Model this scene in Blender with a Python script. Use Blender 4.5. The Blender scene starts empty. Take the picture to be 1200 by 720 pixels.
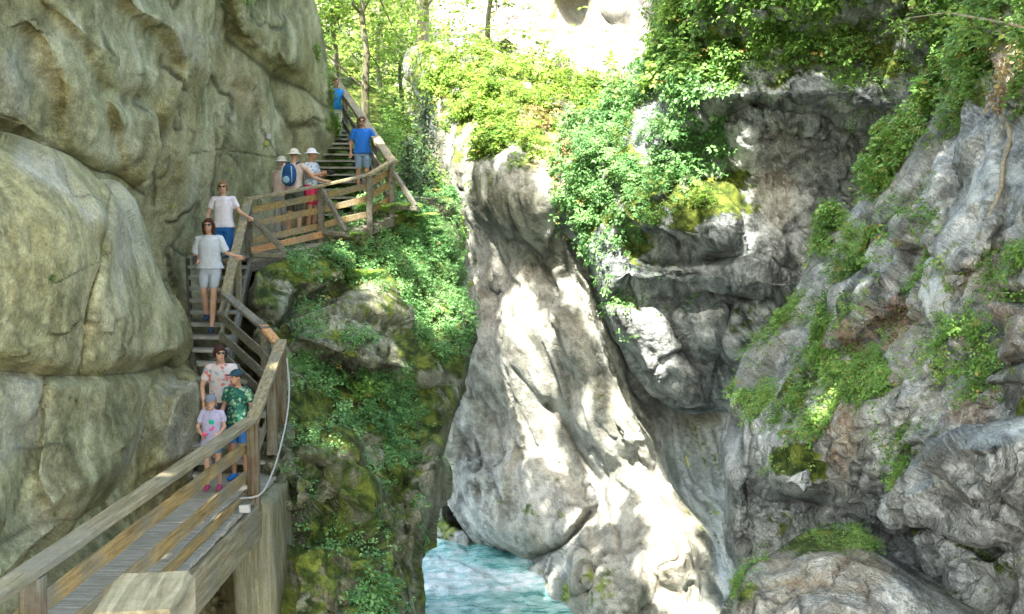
import bpy, math, random
import numpy as np
from mathutils import Vector, Matrix, Quaternion
from mathutils.bvhtree import BVHTree

SC = bpy.context.scene
COL = SC.collection
random.seed(4)
RNG = np.random.default_rng(11)

# ------------------------------------------------------------ camera, sky, sun, exposure
F = 1300.0                                   # focal length in photograph pixels (1200 wide)
PITCH = math.atan(90 / F)
cam_data = bpy.data.cameras.new('camera')
cam = bpy.data.objects.new('camera', cam_data)
COL.objects.link(cam)
cam_data.sensor_width = 36
cam_data.lens = 36 * F / 1200
cam_data.clip_start = 0.1
cam_data.clip_end = 2000
cam.location = (0, 0, 0)
cam.rotation_euler = (math.radians(90) - PITCH, 0, 0)
SC.camera = cam

SUN = Vector((0.19, 0.57, -0.80)).normalized()      # the way the light travels
world = bpy.data.worlds.new("World")
SC.world = world
world.use_nodes = True
wn = world.node_tree.nodes
bg = wn['Background']
sky = wn.new('ShaderNodeTexSky')
sky.sky_type = 'NISHITA'
sky.sun_disc = False
sky.sun_elevation = math.asin(-SUN.z)
sky.sun_rotation = math.atan2(-SUN.x, -SUN.y)
sky.air_density = 1.0
sky.dust_density = 3.0
sky.ozone_density = 0.6
world.node_tree.links.new(sky.outputs[0], bg.inputs[0])
bg.inputs[1].default_value = 0.15

sun_data = bpy.data.lights.new('sun', 'SUN')
sun_data.energy = 2.3
sun_data.angle = math.radians(0.5)
sun_data.color = (1.0, 0.955, 0.88)
sun = bpy.data.objects.new('sun', sun_data)
COL.objects.link(sun)
sun.rotation_euler = (-SUN).to_track_quat('Z', 'Y').to_euler()

vs = SC.view_settings
vs.view_transform = 'Standard'
vs.look = 'None'
vs.exposure = 3.5
vs.gamma = 1
vs.use_curve_mapping = False
vs.use_white_balance = True          # balanced for open shade, as the photograph is
vs.white_balance_temperature = 6850
SC.render.engine = 'CYCLES'
SC.cycles.max_bounces = 6
SC.cycles.diffuse_bounces = 4
SC.cycles.transparent_max_bounces = 6
SC.cycles.use_denoising = True
SC.cycles.caustics_reflective = False
SC.cycles.caustics_refractive = False

CF = math.cos(PITCH); SF = math.sin(PITCH)


def P(px, py, d):
    """the world point at depth y = d that the pixel (px, py) of the photograph looks at"""
    u = (px - 600) / F
    v = (360 - py) / F
    wy = CF + v * SF
    wz = -SF + v * CF
    return Vector((u / wy * d, d, wz / wy * d))


def Pn(px, py, d):
    u = (px - 600) / F
    v = (360 - py) / F
    wy = CF + v * SF
    wz = -SF + v * CF
    return np.stack([u / wy * d, d + 0 * u, wz / wy * d], -1)


def pix(p):
    x, y, z = p[..., 0], p[..., 1], p[..., 2]
    f = y * CF - z * SF
    u = x / f
    v = (y * SF + z * CF) / f
    return 600 + F * u, 360 - F * v


# ------------------------------------------------------------ numpy noise
def _h(ix, iy, iz, s):
    n = (ix * 73856093) ^ (iy * 19349663) ^ (iz * 83492791) ^ (s * 2654435761)
    n = n & 0xffffffff
    n = (n ^ (n >> 16)) * 0x45d9f3b & 0xffffffff
    n = (n ^ (n >> 16)) * 0x45d9f3b & 0xffffffff
    n = n ^ (n >> 16)
    return n


def _r(ix, iy, iz, s):
    return (_h(ix, iy, iz, s) & 0xffffff) / float(0xffffff)


def vnoise(p, s=0):
    """gradient-ish value noise, -1..1"""
    i = np.floor(p).astype(np.int64)
    f = p - i
    f = f * f * f * (f * (f * 6 - 15) + 10)
    out = 0
    for dx in (0, 1):
        wx = f[..., 0] if dx else 1 - f[..., 0]
        for dy in (0, 1):
            wy = f[..., 1] if dy else 1 - f[..., 1]
            for dz in (0, 1):
                wz = f[..., 2] if dz else 1 - f[..., 2]
                out = out + wx * wy * wz * _r(i[..., 0] + dx, i[..., 1] + dy, i[..., 2] + dz, s)
    return out * 2 - 1


def fbm(p, o=4, s=0, g=0.5):
    a, t, n = 1.0, 0, 0
    for k in range(o):
        n = n + a * vnoise(p * (2.03 ** k) + k * 17.3, s + k)
        t += a
        a *= g
    return n / t


def facets(p, s=0, k=30.0):
    """fractured rock: each Voronoi cell carries its own tilted plane; returns offset and distance to the cell's edge"""
    i = np.floor(p).astype(np.int64)
    b1 = np.full(p.shape[:-1], 9.0)
    b2 = np.full(p.shape[:-1], 9.0)
    off = np.zeros(p.shape[:-1])
    ws = np.zeros(p.shape[:-1]) + 1e-12
    for dx in (-1, 0, 1):
        for dy in (-1, 0, 1):
            for dz in (-1, 0, 1):
                cx, cy, cz = i[..., 0] + dx, i[..., 1] + dy, i[..., 2] + dz
                q0 = p[..., 0] - cx - _r(cx, cy, cz, s)
                q1 = p[..., 1] - cy - _r(cx, cy, cz, s + 1)
                q2 = p[..., 2] - cz - _r(cx, cy, cz, s + 2)
                dd = np.sqrt(q0 * q0 + q1 * q1 + q2 * q2)
                t = ((_r(cx, cy, cz, s + 3) - .5) * q0 + (_r(cx, cy, cz, s + 4) - .5) * q1
                     + (_r(cx, cy, cz, s + 5) - .5) * q2) * 2.1 + (_r(cx, cy, cz, s + 6) - .5) * 0.7
                near = dd < b1
                b2 = np.where(near, b1, np.minimum(b2, dd))
                w = np.exp(-k * dd)
                off = off + w * t
                ws = ws + w
                b1 = np.where(near, dd, b1)
    return off / ws, b2 - b1


def sstep(a, b, x):
    t = np.clip((x - a) / (b - a), 0, 1)
    return t * t * (3 - 2 * t)


# ------------------------------------------------------------ polygons in plan
def sdf(poly, X, Y):
    """signed distance, positive inside"""
    n = len(poly)
    best = np.full(X.shape, 1e9)
    inside = np.zeros(X.shape, bool)
    for k in range(n):
        x0, y0 = poly[k]
        x1, y1 = poly[(k + 1) % n]
        ex, ey = x1 - x0, y1 - y0
        L = ex * ex + ey * ey + 1e-9
        t = np.clip(((X - x0) * ex + (Y - y0) * ey) / L, 0, 1)
        dx, dy = X - x0 - t * ex, Y - y0 - t * ey
        best = np.minimum(best, dx * dx + dy * dy)
        if y0 != y1:
            c = ((y0 > Y) != (y1 > Y)) & (X < (x1 - x0) * (Y - y0) / (y1 - y0) + x0)
            inside ^= c
    best = np.sqrt(best)
    return np.where(inside, best, -best)


def linedist(line, X, Y):
    best = np.full(X.shape, 1e9)
    for k in range(len(line) - 1):
        x0, y0 = line[k]
        x1, y1 = line[k + 1]
        ex, ey = x1 - x0, y1 - y0
        L = ex * ex + ey * ey + 1e-9
        t = np.clip(((X - x0) * ex + (Y - y0) * ey) / L, 0, 1)
        dx, dy = X - x0 - t * ex, Y - y0 - t * ey
        best = np.minimum(best, dx * dx + dy * dy)
    return np.sqrt(best)


def tps(ctrl):
    c = np.array(ctrl, float)
    x = c[:, :2] / 100.0
    n = len(x)
    r = np.linalg.norm(x[:, None] - x[None], axis=-1)
    K = np.where(r > 0, r * r * np.log(r + 1e-12), 0) + np.eye(n) * 0.02
    A = np.zeros((n + 3, n + 3))
    A[:n, :n] = K
    A[:n, n] = 1
    A[:n, n + 1:] = x
    A[n, :n] = 1
    A[n + 1:, :n] = x.T
    b = np.zeros(n + 3)
    b[:n] = c[:, 2]
    w = np.linalg.solve(A, b)

    def f(X, Y):
        X = X / 100.0
        Y = Y / 100.0
        out = w[n] + w[n + 1] * X + w[n + 2] * Y
        for k in range(n):
            r2 = (X - x[k, 0]) ** 2 + (Y - x[k, 1]) ** 2
            out = out + w[k] * 0.5 * r2 * np.log(r2 + 1e-12)
        return out
    return f


# ------------------------------------------------------------ object helpers
def tag(o, label=None, cat=None, group=None, kind=None):
    if label: o['label'] = label
    if cat: o['category'] = cat
    if group: o['group'] = group
    if kind: o['kind'] = kind
    return o


def empty(name, loc=(0, 0, 0), rz=0, **k):
    o = bpy.data.objects.new(name, None)
    o.empty_display_size = 0.2
    o.location = loc
    o.rotation_euler = (0, 0, rz)
    COL.objects.link(o)
    tag(o, **k)
    return o


def mesh_obj(name, verts, faces, mat=None, parent=None, smooth=False):
    me = bpy.data.meshes.new(name)
    me.from_pydata([tuple(v) for v in verts], [], [tuple(f) for f in faces])
    me.update()
    if mat: me.materials.append(mat)
    if smooth: me.shade_smooth()
    o = bpy.data.objects.new(name, me)
    COL.objects.link(o)
    if parent: o.parent = parent
    return o


def np_mesh(name, V, Fq, mat, cols=None, smooth=False, parent=None):
    """V n x 3, Fq m x k (k = 3 or 4)"""
    me = bpy.data.meshes.new(name)
    k = Fq.shape[1]
    me.vertices.add(len(V))
    me.vertices.foreach_set('co', V.astype(np.float32).ravel())
    me.loops.add(Fq.size)
    me.loops.foreach_set('vertex_index', Fq.astype(np.int32).ravel())
    me.polygons.add(len(Fq))
    me.polygons.foreach_set('loop_start', (np.arange(len(Fq)) * k).astype(np.int32))
    me.update(calc_edges=True)
    me.validate()
    if cols is not None:
        for nm, c in cols.items():
            at = me.color_attributes.new(nm, 'FLOAT_COLOR', 'POINT')
            at.data.foreach_set('color', c.astype(np.float32).ravel())
    me.materials.append(mat)
    if smooth: me.shade_smooth()
    o = bpy.data.objects.new(name, me)
    COL.objects.link(o)
    if parent: o.parent = parent
    return o


# ------------------------------------------------------------ materials
def srgb(r, g, b):
    def c(v):
        v /= 255.0
        return v / 12.92 if v <= 0.04045 else ((v + 0.055) / 1.055) ** 2.4
    return (c(r), c(g), c(b), 1)


class NT:
    def __init__(self, name):
        self.m = bpy.data.materials.new(name)
        self.m.use_nodes = True
        self.t = self.m.node_tree
        self.b = self.t.nodes['Principled BSDF']
        self.co = self.n('ShaderNodeTexCoord').outputs['Object']

    def n(self, typ, **k):
        x = self.t.nodes.new(typ)
        for a, b in k.items():
            setattr(x, a, b)
        return x

    def l(self, a, b):
        self.t.links.new(a, b)

    def noise(self, scale, detail=6, rough=.55, vec=None, dist=0, stretch=None):
        x = self.n('ShaderNodeTexNoise')
        x.inputs['Scale'].default_value = scale
        x.inputs['Detail'].default_value = detail
        x.inputs['Roughness'].default_value = rough
        x.inputs['Distortion'].default_value = dist
        v = vec or self.co
        if stretch:
            mp = self.n('ShaderNodeMapping')
            mp.inputs['Scale'].default_value = stretch
            self.l(v, mp.inputs[0])
            v = mp.outputs[0]
        self.l(v, x.inputs['Vector'])
        return x.outputs['Fac']

    def ramp(self, fac, stops, interp='LINEAR'):
        x = self.n('ShaderNodeValToRGB')
        x.color_ramp.interpolation = interp
        e = x.color_ramp.elements
        while len(e) < len(stops): e.new(0.5)
        for k, (p, c) in enumerate(stops):
            e[k].position = p
            e[k].color = c if len(c) == 4 else (*c, 1)
        self.l(fac, x.inputs[0])
        return x.outputs[0]

    def mix(self, fac, a, b, mode='MIX'):
        x = self.n('ShaderNodeMix', data_type='RGBA', blend_type=mode)
        for s, v in ((x.inputs[0], fac), (x.inputs[6], a), (x.inputs[7], b)):
            if isinstance(v, (tuple, list, float, int)): s.default_value = v
            else: self.l(v, s)
        return x.outputs[2]

    def math(self, op, a, b=0.0, clamp=False):
        x = self.n('ShaderNodeMath', operation=op, use_clamp=clamp)
        for s, v in ((x.inputs[0], a), (x.inputs[1], b)):
            if isinstance(v, (float, int)): s.default_value = v
            else: self.l(v, s)
        return x.outputs[0]

    def attr(self, name):
        x = self.n('ShaderNodeAttribute', attribute_name=name)
        s = self.n('ShaderNodeSeparateColor')
        self.l(x.outputs['Color'], s.inputs[0])
        return s.outputs[0], s.outputs[1], s.outputs[2], x.outputs['Alpha'], x.outputs['Color']

    def bump(self, h, strength=.5, dist=.05, base=None):
        x = self.n('ShaderNodeBump')
        x.inputs['Strength'].default_value = strength
        x.inputs['Distance'].default_value = dist
        self.l(h, x.inputs['Height'])
        if base: self.l(base, x.inputs['Normal'])
        return x.outputs[0]

    def out(self, color=None, rough=.8, normal=None, spec=.3):
        if color is not None:
            if isinstance(color, tuple): self.b.inputs['Base Color'].default_value = color
            else: self.l(color, self.b.inputs['Base Color'])
        if isinstance(rough, float): self.b.inputs['Roughness'].default_value = rough
        else: self.l(rough, self.b.inputs['Roughness'])
        self.b.inputs['Specular IOR Level'].default_value = spec
        if normal is not None: self.l(normal, self.b.inputs['Normal'])
        return self.m


def rock_surface(name, rough=.85, bump=1.0, crack=.35, chips=.45):
    """stone: the stone's own colours lie in the attribute 'stone' (alpha = moss); grain and fine relief come from the shader"""
    t = NT(name)
    R, G, B, A, C = t.attr('stone')
    grit = t.noise(30, 4, .75)
    pit = t.noise(7.5, 5, .7)
    c = t.mix(.65, C, t.ramp(grit, [(.3, (.3, .3, .3)), (.7, (.74, .74, .74))]), 'OVERLAY')
    c = t.mix(.45, c, t.ramp(pit, [(.3, (.32, .32, .32)), (.7, (.7, .7, .7))]), 'OVERLAY')
    vo = t.n('ShaderNodeTexVoronoi', feature='DISTANCE_TO_EDGE')
    vo.inputs['Scale'].default_value = 3.4
    nz = t.n('ShaderNodeTexNoise'); nz.inputs['Scale'].default_value = 5; nz.inputs['Detail'].default_value = 4
    t.l(t.co, nz.inputs['Vector'])
    wb = t.n('ShaderNodeMixRGB'); wb.inputs[0].default_value = .25
    t.l(t.co, wb.inputs[1]); t.l(nz.outputs['Color'], wb.inputs[2]); t.l(wb.outputs[0], vo.inputs['Vector'])
    line = t.ramp(vo.outputs['Distance'], [(0, (1, 1, 1)), (.035, (0, 0, 0))])
    line = t.math('MULTIPLY', line, t.ramp(pit, [(.42, (0, 0, 0)), (.58, (1, 1, 1))]))
    line = t.math('MULTIPLY', line, crack * .45)
    c = t.mix(t.math('MULTIPLY', line, .8), c, (.03, .03, .022, 1))
    h = t.math('ADD', t.math('MULTIPLY', pit, .6), t.math('MULTIPLY', grit, .16))
    h = t.math('ADD', h, t.math('MULTIPLY', t.math('MULTIPLY', A, grit), .35))
    h = t.math('SUBTRACT', h, t.math('MULTIPLY', line, .5))
    # broken faces: every cell is a flat chip with its own tilt
    for sc, amp, st in ((2.3, 2.8, (1, 1, .6)), (6.5, 1.1, (1.2, 1, .8))):
        mp = t.n('ShaderNodeMapping')
        mp.inputs['Scale'].default_value = tuple(sc * v for v in st)
        mp.inputs['Rotation'].default_value = (.3, .6, .2)
        t.l(wb.outputs[0], mp.inputs[0])
        fv = t.n('ShaderNodeTexVoronoi', feature='F1')
        fv.inputs['Scale'].default_value = 1.0
        t.l(mp.outputs[0], fv.inputs['Vector'])
        d = t.n('ShaderNodeVectorMath', operation='SUBTRACT'); t.l(mp.outputs[0], d.inputs[0]); t.l(fv.outputs['Position'], d.inputs[1])
        q = t.n('ShaderNodeVectorMath', operation='SUBTRACT'); t.l(fv.outputs['Color'], q.inputs[0]); q.inputs[1].default_value = (.5, .5, .5)
        dt = t.n('ShaderNodeVectorMath', operation='DOT_PRODUCT'); t.l(d.outputs[0], dt.inputs[0]); t.l(q.outputs[0], dt.inputs[1])
        h = t.math('ADD', h, t.math('MULTIPLY', dt.outputs['Value'], amp * chips))
    return t.out(c, rough, t.bump(h, .8 * bump, .13), .25)


def pal(dark, mid, light, warm, streak=.5, lich=.4, stain=.6, dirs=(1.6, 1.6, .14), scale=1.0, damp=None):
    return dict(dark=np.array(dark), mid=np.array(mid), light=np.array(light), warm=np.array(warm), streak=streak, lich=lich, stain=stain, dirs=np.array(dirs), scale=scale, damp=damp)


def ramp3(k, stops):
    out = np.zeros(k.shape + (3,))
    xs = [s[0] for s in stops]
    for c in range(3):
        out[..., c] = np.interp(k, xs, [s[1][c] for s in stops])
    return out


def mixc(f, a, b):
    f = np.clip(f, 0, 1)[..., None]
    return a * (1 - f) + b * f


def stone_colour(V, N, pl, mask, edge, seed, fade):
    s = pl['scale']
    n01 = lambda v, g=1.7: np.clip(.5 + .5 * g * v, 0, 1)
    med = n01(fbm(V * 1.3 * s + seed, 6, seed + 101, .62))
    big = n01(fbm(V * .38 * s + seed, 3, seed + 111, .55))
    fine = n01(fbm(V * 6.5 * s, 3, seed + 121, .7) * fade(.45))
    c = ramp3(med, [(.22, pl['dark']), (.5, pl['mid']), (.78, pl['light'])])
    c = mixc(sstep(.4, .75, big) * .7, c, pl['warm'])
    st = n01(fbm(V * pl['dirs'] * 2.1 + seed, 4, seed + 131, .6), 1.9)
    c = mixc(sstep(.55, .75, st) * pl['streak'], c, pl['dark'])
    c = mixc(sstep(.45, .2, st) * pl['streak'] * .6, c, pl['light'])
    c = mixc(sstep(.56, .72, fine) * pl['lich'], c, pl['light'])
    blot = n01(fbm(V * 3.1 * s + 9, 5, seed + 141, .7))
    c = mixc(sstep(.40, .27, blot) * pl['stain'], c, pl['dark'] * .42)
    g2 = n01(fbm(V * 11, 2, seed + 171, .7) * fade(.30), 2.2)
    c = c * (.76 + .48 * g2)[..., None]
    c = mixc(edge * .75, c, pl['dark'] * .2)
    R, G, B, A = (mask[..., k] for k in range(4))
    c = mixc(G, c, ramp3(fine * .5 + med * .5, [(.3, (.24, .15, .07)), (.55, (.44, .32, .17)), (.75, (.5, .44, .3))]))
    c = mixc(B, c, ramp3(med * .6 + fine * .4, [(.25, (.36, .35, .31)), (.5, (.56, .54, .49)), (.75, (.7, .69, .64))]))
    q = np.floor(V * 14).astype(np.int64)
    rl = _r(q[..., 0], q[..., 1], q[..., 2], seed + 7)
    lc = ramp3(rl, [(0, (.10, .055, .03)), (.35, (.25, .16, .11)), (.7, (.42, .32, .26)), (1, (.22, .2, .12))])
    c = mixc(A * sstep(.36, .55, blot), c, lc)
    mn = n01(fbm(V * 2.3, 5, seed + 151, .68), 1.5)
    mf = sstep(.97, 1.15, R * 1.15 + N[..., 2] * .22 + mn + .3 * (g2 - .5))
    mk = n01(fbm(V * 4.7, 4, seed + 161, .75))
    c = mixc(mf, c, ramp3(mk, [(.25, (.035, .06, .012)), (.5, (.10, .155, .028)), (.75, (.25, .31, .055))]))
    return np.concatenate([c, mf[..., None]], -1)


def wood_mat(name, a, b, c3, axis=1, moss=.3):
    t = NT(name)
    st = [14, 14, 14]
    st[axis] = .9
    g = t.noise(1.8, 8, .65, stretch=tuple(st), dist=.6)
    c = t.ramp(g, [(.3, a), (.5, b), (.7, c3)])
    bl = t.noise(1.3, 6, .65)
    c = t.mix(t.ramp(bl, [(.45, (0, 0, 0)), (.62, (1, 1, 1))]), c, t.mix(g, a, (.3, .3, .24, 1)))
    gm = t.noise(3.1, 7, .7)
    c = t.mix(t.math('MULTIPLY', t.ramp(gm, [(.5, (0, 0, 0)), (.65, (1, 1, 1))]), moss), c, (.12, .14, .045, 1))
    gr = t.noise(40, 4, .7)
    c = t.mix(.5, c, t.ramp(gr, [(.3, (.35, .35, .35)), (.7, (.65, .65, .65))]), 'OVERLAY')
    return t.out(c, .8, t.bump(t.math('ADD', g, t.math('MULTIPLY', gr, .3)), .6, .02), .25)


def plain_mat(name, col, rough=.8, var=.18, scale=14, bump=.3, spec=.2):
    t = NT(name)
    n = t.noise(scale, 5, .6)
    lo = tuple(v * (1 - var) for v in col[:3]) + (1,)
    hi = tuple(min(1, v * (1 + var)) for v in col[:3]) + (1,)
    c = t.ramp(n, [(.3, lo), (.7, hi)])
    return t.out(c, rough, t.bump(n, bump, .012), spec)


def leaf_mat(name, dark, mid, light, trans=.35):
    """leaf: attribute leafcol R = random shade per leaf, G = clump shade"""
    t = NT(name)
    R, G, B, A, _ = t.attr('leafcol')
    k = t.math('ADD', t.math('MULTIPLY', R, .5), t.math('MULTIPLY', G, .5))
    c = t.ramp(k, [(.12, dark), (.5, mid), (.88, light)])
    c = t.mix(t.ramp(B, [(.985, (0, 0, 0)), (.99, (1, 1, 1))]), c, (.34, .27, .08, 1))
    t.l(c, t.b.inputs['Base Color'])
    t.b.inputs['Roughness'].default_value = .5
    t.b.inputs['Specular IOR Level'].default_value = .35
    tr = t.n('ShaderNodeBsdfTranslucent')
    hs = t.n('ShaderNodeHueSaturation')
    hs.inputs['Hue'].default_value = .485
    hs.inputs['Value'].default_value = 1.25
    t.l(c, hs.inputs['Color'])
    t.l(hs.outputs[0], tr.inputs[0])
    ms = t.n('ShaderNodeMixShader')
    ms.inputs[0].default_value = trans
    t.l(t.b.outputs[0], ms.inputs[1]); t.l(tr.outputs[0], ms.inputs[2])
    t.l(ms.outputs[0], t.t.nodes['Material Output'].inputs[0])
    return t.m


M = {}
M['stone'] = rock_surface('limestone')
M['stone_rough'] = rock_surface('broken_limestone', .85, 1.35, 1.0, 1.0)
PAL = dict(
    left=pal((.17, .17, .08), (.36, .345, .18), (.50, .475, .30), (.38, .33, .15), .4, .2, .2),
    mid=pal((.085, .085, .055), (.21, .2, .14), (.42, .41, .35), (.2, .19, .11), .2, .5, .6, scale=1.3),
    wall=pal((.15, .15, .125), (.32, .31, .275), (.50, .48, .44), (.36, .33, .26), .5, .3, .55, dirs=(1.5, 1.5, .3)),
    grey=pal((.10, .11, .115), (.30, .315, .325), (.58, .59, .60), (.25, .26, .25), .4, .55, .6, scale=1.3),
    slope=pal((.13, .13, .125), (.35, .345, .345), (.64, .625, .62), (.36, .34, .31), .4, .4, .5, scale=1.2),
    top=pal((.07, .065, .05), (.16, .155, .13), (.26, .25, .22), (.17, .15, .09), .5, .3, .6),
)
for k_ in ('grey', 'slope', 'wall', 'mid'):
    for c_ in ('dark', 'mid', 'light', 'warm'):
        PAL[k_][c_] = PAL[k_][c_] * np.array([.93, 1.02, 1.03 if k_ != 'mid' else .95]) * (1.08 if k_ in ('grey', 'slope') else 1)
M['leaf'] = leaf_mat('fresh_leaf', (.05, .13, .025, 1), (.16, .33, .07, 1), (.34, .52, .15, 1))
M['leaf_blue'] = leaf_mat('shade_leaf', (.04, .12, .035, 1), (.14, .33, .11, 1), (.33, .54, .22, 1))
M['leaf_sun'] = leaf_mat('yellow_green_leaf', (.06, .13, .02, 1), (.17, .32, .05, 1), (.38, .52, .12, 1), .45)
M['needle'] = leaf_mat('spruce_needle', (.02, .055, .025, 1), (.05, .11, .05, 1), (.10, .19, .07, 1), .15)
M['dry'] = leaf_mat('dry_grass', (.22, .15, .06, 1), (.42, .32, .15, 1), (.6, .5, .28, 1), .3)
M['sun_blocker'] = leaf_mat('blocker_leaf', (.03, .08, .02, 1), (.06, .15, .03, 1), (.12, .22, .05, 1), .3)  # for the leaf layer added out of view to shade the gorge
M['bark'] = wood_mat('bark', (.045, .04, .025, 1), (.11, .1, .06, 1), (.2, .18, .12, 1), 2, .5)
M['pale_bark'] = wood_mat('pale_bark', (.16, .14, .1, 1), (.3, .27, .2, 1), (.45, .41, .33, 1), 2, .2)
# ------------------------------------------------------------ rock
ROCKS = {}


def blur(A, r, n=2):
    for _ in range(n):
        for ax in (0, 1):
            pad = [(0, 0), (0, 0)]
            pad[ax] = (r + 1, r)
            c = np.cumsum(np.pad(A, pad, mode='edge'), axis=ax)
            m = A.shape[ax]
            A = (np.take(c, np.arange(2 * r + 1, 2 * r + 1 + m), axis=ax) - np.take(c, np.arange(m), axis=ax)) / (2 * r + 1)
    return A


def rock(name, outline, ctrl, mat, step=2.0, wrap=(40, 2.0), blocks=(), cracks=(), big=.5, facet=((2.2, .45), (.8, .16), (.3, .05)),
         smooth=.5, edge=5, back=4.0, moss=(), warm=(), pale=(), litter=(), shift=0.0, aniso=(1, 1, 1), ymax=None, seed=0, tilt=0.0, key=None, joint=(.06, 1.0), warp=.15, pillow=1.25, relax=14):
    o = np.array(outline, float)
    x0, y0 = o.min(0) - step * 4
    x1, y1 = o.max(0) + step * 4
    xs = np.arange(x0, x1, step)
    ys = np.arange(y0, y1, step)
    X, Y = np.meshgrid(xs, ys)
    q = np.stack([X / 45, Y / 45, 0 * X + seed], -1)
    jag = edge * (fbm(q, 2, seed + 3, .4) + .10 * fbm(q * 5, 2, seed + 8))
    S = sdf(outline, X, Y) + jag
    gy, gx = np.gradient(S, step)
    gl = np.sqrt(gx * gx + gy * gy) + 1e-6
    keep = S > -step * 1.6
    outp = keep & (S < 0)
    SX = np.where(outp, -S * gx / gl ** 2, 0) / step
    SY = np.where(outp, -S * gy / gl ** 2, 0) / step
    Sc = np.maximum(S, 0)
    D = tps(ctrl)(X, Y)
    W, R = wrap
    t = np.clip(Sc / W, 0, 1)
    D = D + R * (1 - t) ** 2.2
    # warped coordinates, so block edges and cracks wander
    wq = np.stack([X / 60, Y / 60, 0 * X + 5.5 + seed], -1)
    WX = X + 9 * fbm(wq, 2, seed + 21, .35)
    WY = Y + 9 * fbm(wq + 40, 2, seed + 22, .35)
    for poly, amp, w in blocks:
        s = sdf(poly, WX, WY)
        tt = np.clip(s / w, 0, 1)
        D = D - amp * (1 - (1 - tt) ** pillow)
    for line, wpx, dep in cracks:
        dl = linedist(line, WX, WY)
        D = D + dep * np.exp(-(dl / wpx) ** 2)
    V = Pn(X, Y, D)
    V0 = V.copy()

    def stretch(V):
        L = np.zeros(V.shape[:2])
        a = np.linalg.norm(np.diff(V, axis=1), axis=-1)
        b = np.linalg.norm(np.diff(V, axis=0), axis=-1)
        L[:, 1:] = np.maximum(L[:, 1:], a); L[:, :-1] = np.maximum(L[:, :-1], a)
        L[1:] = np.maximum(L[1:], b); L[:-1] = np.maximum(L[:-1], b)
        return L
    cell = np.median(stretch(V))
    # steep flanks: let the grid slide along the slope so that it covers them evenly instead of in teeth
    w0 = sstep(cell * 1.8, cell * 4.5, stretch(V))
    w0 = np.clip(blur(w0, 3, 2) * 1.8, 0, 1)
    w0 = w0[..., None]
    for _ in range(relax):
        av = V.copy()
        av[1:-1, 1:-1] = (V[:-2, 1:-1] + V[2:, 1:-1] + V[1:-1, :-2] + V[1:-1, 2:]) / 4
        V = V * (1 - w0 * .8) + av * w0 * .8
    du = np.gradient(V, axis=1)
    dv = np.gradient(V, axis=0)
    N = np.cross(dv, du)
    N /= np.linalg.norm(N, axis=-1, keepdims=True) + 1e-9
    # smooth the normals so displaced cells do not tear
    for _ in range(8):
        N[1:-1, 1:-1] = (N[1:-1, 1:-1] * 2 + N[:-2, 1:-1] + N[2:, 1:-1] + N[1:-1, :-2] + N[1:-1, 2:])
        N /= np.linalg.norm(N, axis=-1, keepdims=True) + 1e-9
    if N[..., 1].mean() > 0: N = -N
    a = np.array(aniso, float)
    c_, s_ = math.cos(tilt), math.sin(tilt)
    Vn = np.stack([V[..., 0] * c_ + V[..., 2] * s_, V[..., 1], -V[..., 0] * s_ + V[..., 2] * c_], -1) * a
    Vw = Vn + warp * np.stack([fbm(Vn * .7 + 3, 4, seed + 31), fbm(Vn * .7 + 13, 4, seed + 32), fbm(Vn * .7 + 23, 4, seed + 33)], -1)
    # where the grid is stretched along the view, leave out relief finer than the grid
    L = stretch(V)
    L = blur(L, 3, 3) * 1.15
    fade = lambda sc: sstep(sc * .42, sc * .14, L)
    disp = big * fbm(V * .33, 3, seed + 41, .55) * fade(1.5) + smooth * .12 * fbm(V * 1.7, 2, seed + 42, .55) * fade(.5) + smooth * .05 * fbm(V * 6, 3, seed + 43, .6) * fade(.16)
    crk = np.zeros(X.shape)
    gm = sstep(.0, .5, fbm(V * .8 + 70, 3, seed + 48))
    for k, (sc, amp) in enumerate(facet):
        off, e = facets(Vw / sc, seed + 50 + 9 * k, np.clip(2.6 * sc / (L + .01), 8, 85))
        disp = disp + amp * (off - (.05 + .3 * gm) * (1 - sstep(0, .08, e)) * fade(sc * .4)) * fade(sc * .8)
        if k < 2: crk = np.maximum(crk, (1 - sstep(0, .05 if k == 0 else .04, e)) * min(1, amp * 3 + .2) * fade(sc) * (.15 + .85 * gm))
    # joints: long thin fractures, one family near the bedding, one steep
    for fam, (ax_, amp) in enumerate((((.32, .32, .75), 1.0), ((.8, .5, .28), .8), ((1.5, 1.2, 1.3), .5))):
        f_ = fbm(Vn * np.array(ax_) * joint[1] + 60 + fam * 9, 4, seed + 81 + fam, .55)
        gw = np.abs(f_) / (np.hypot(*np.gradient(f_)) + 1e-6)          # distance to the line in grid cells
        on_ = sstep(-.05, .25, fbm(V * .6 + 90 + fam, 2, seed + 85 + fam))
        lm_ = np.exp(-(gw / 1.3) ** 2) * on_ * amp * fade(.8)
        disp = disp - joint[0] * lm_ + joint[0] * .8 * amp * np.sign(f_) * np.exp(-gw / 14) * on_ * fade(.8)
        crk = np.maximum(crk, lm_)
    V = V + N * disp[..., None]
    du = np.gradient(V, axis=1)
    dv = np.gradient(V, axis=0)
    NN = np.cross(dv, du)
    NN /= np.linalg.norm(NN, axis=-1, keepdims=True) + 1e-9
    if NN[..., 1].mean() > 0: NN = -NN
    cols = np.zeros(X.shape + (4,))
    nz = fbm(V * .9, 5, seed + 77, .6)
    for ch, lst in ((0, moss), (1, warm), (2, pale), (3, litter)):
        for poly, amt, soft in lst:
            s = sdf(poly, X, Y)
            if ch == 0: soft = soft * 1.7
            cols[..., ch] = np.maximum(cols[..., ch], amt * sstep(-soft, soft, s + nz * soft * 1.9))
    for line, wpx, dep in cracks:
        if dep > 0: crk = np.maximum(crk, np.exp(-(linedist(line, WX, WY) / (wpx * .6)) ** 2))
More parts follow.
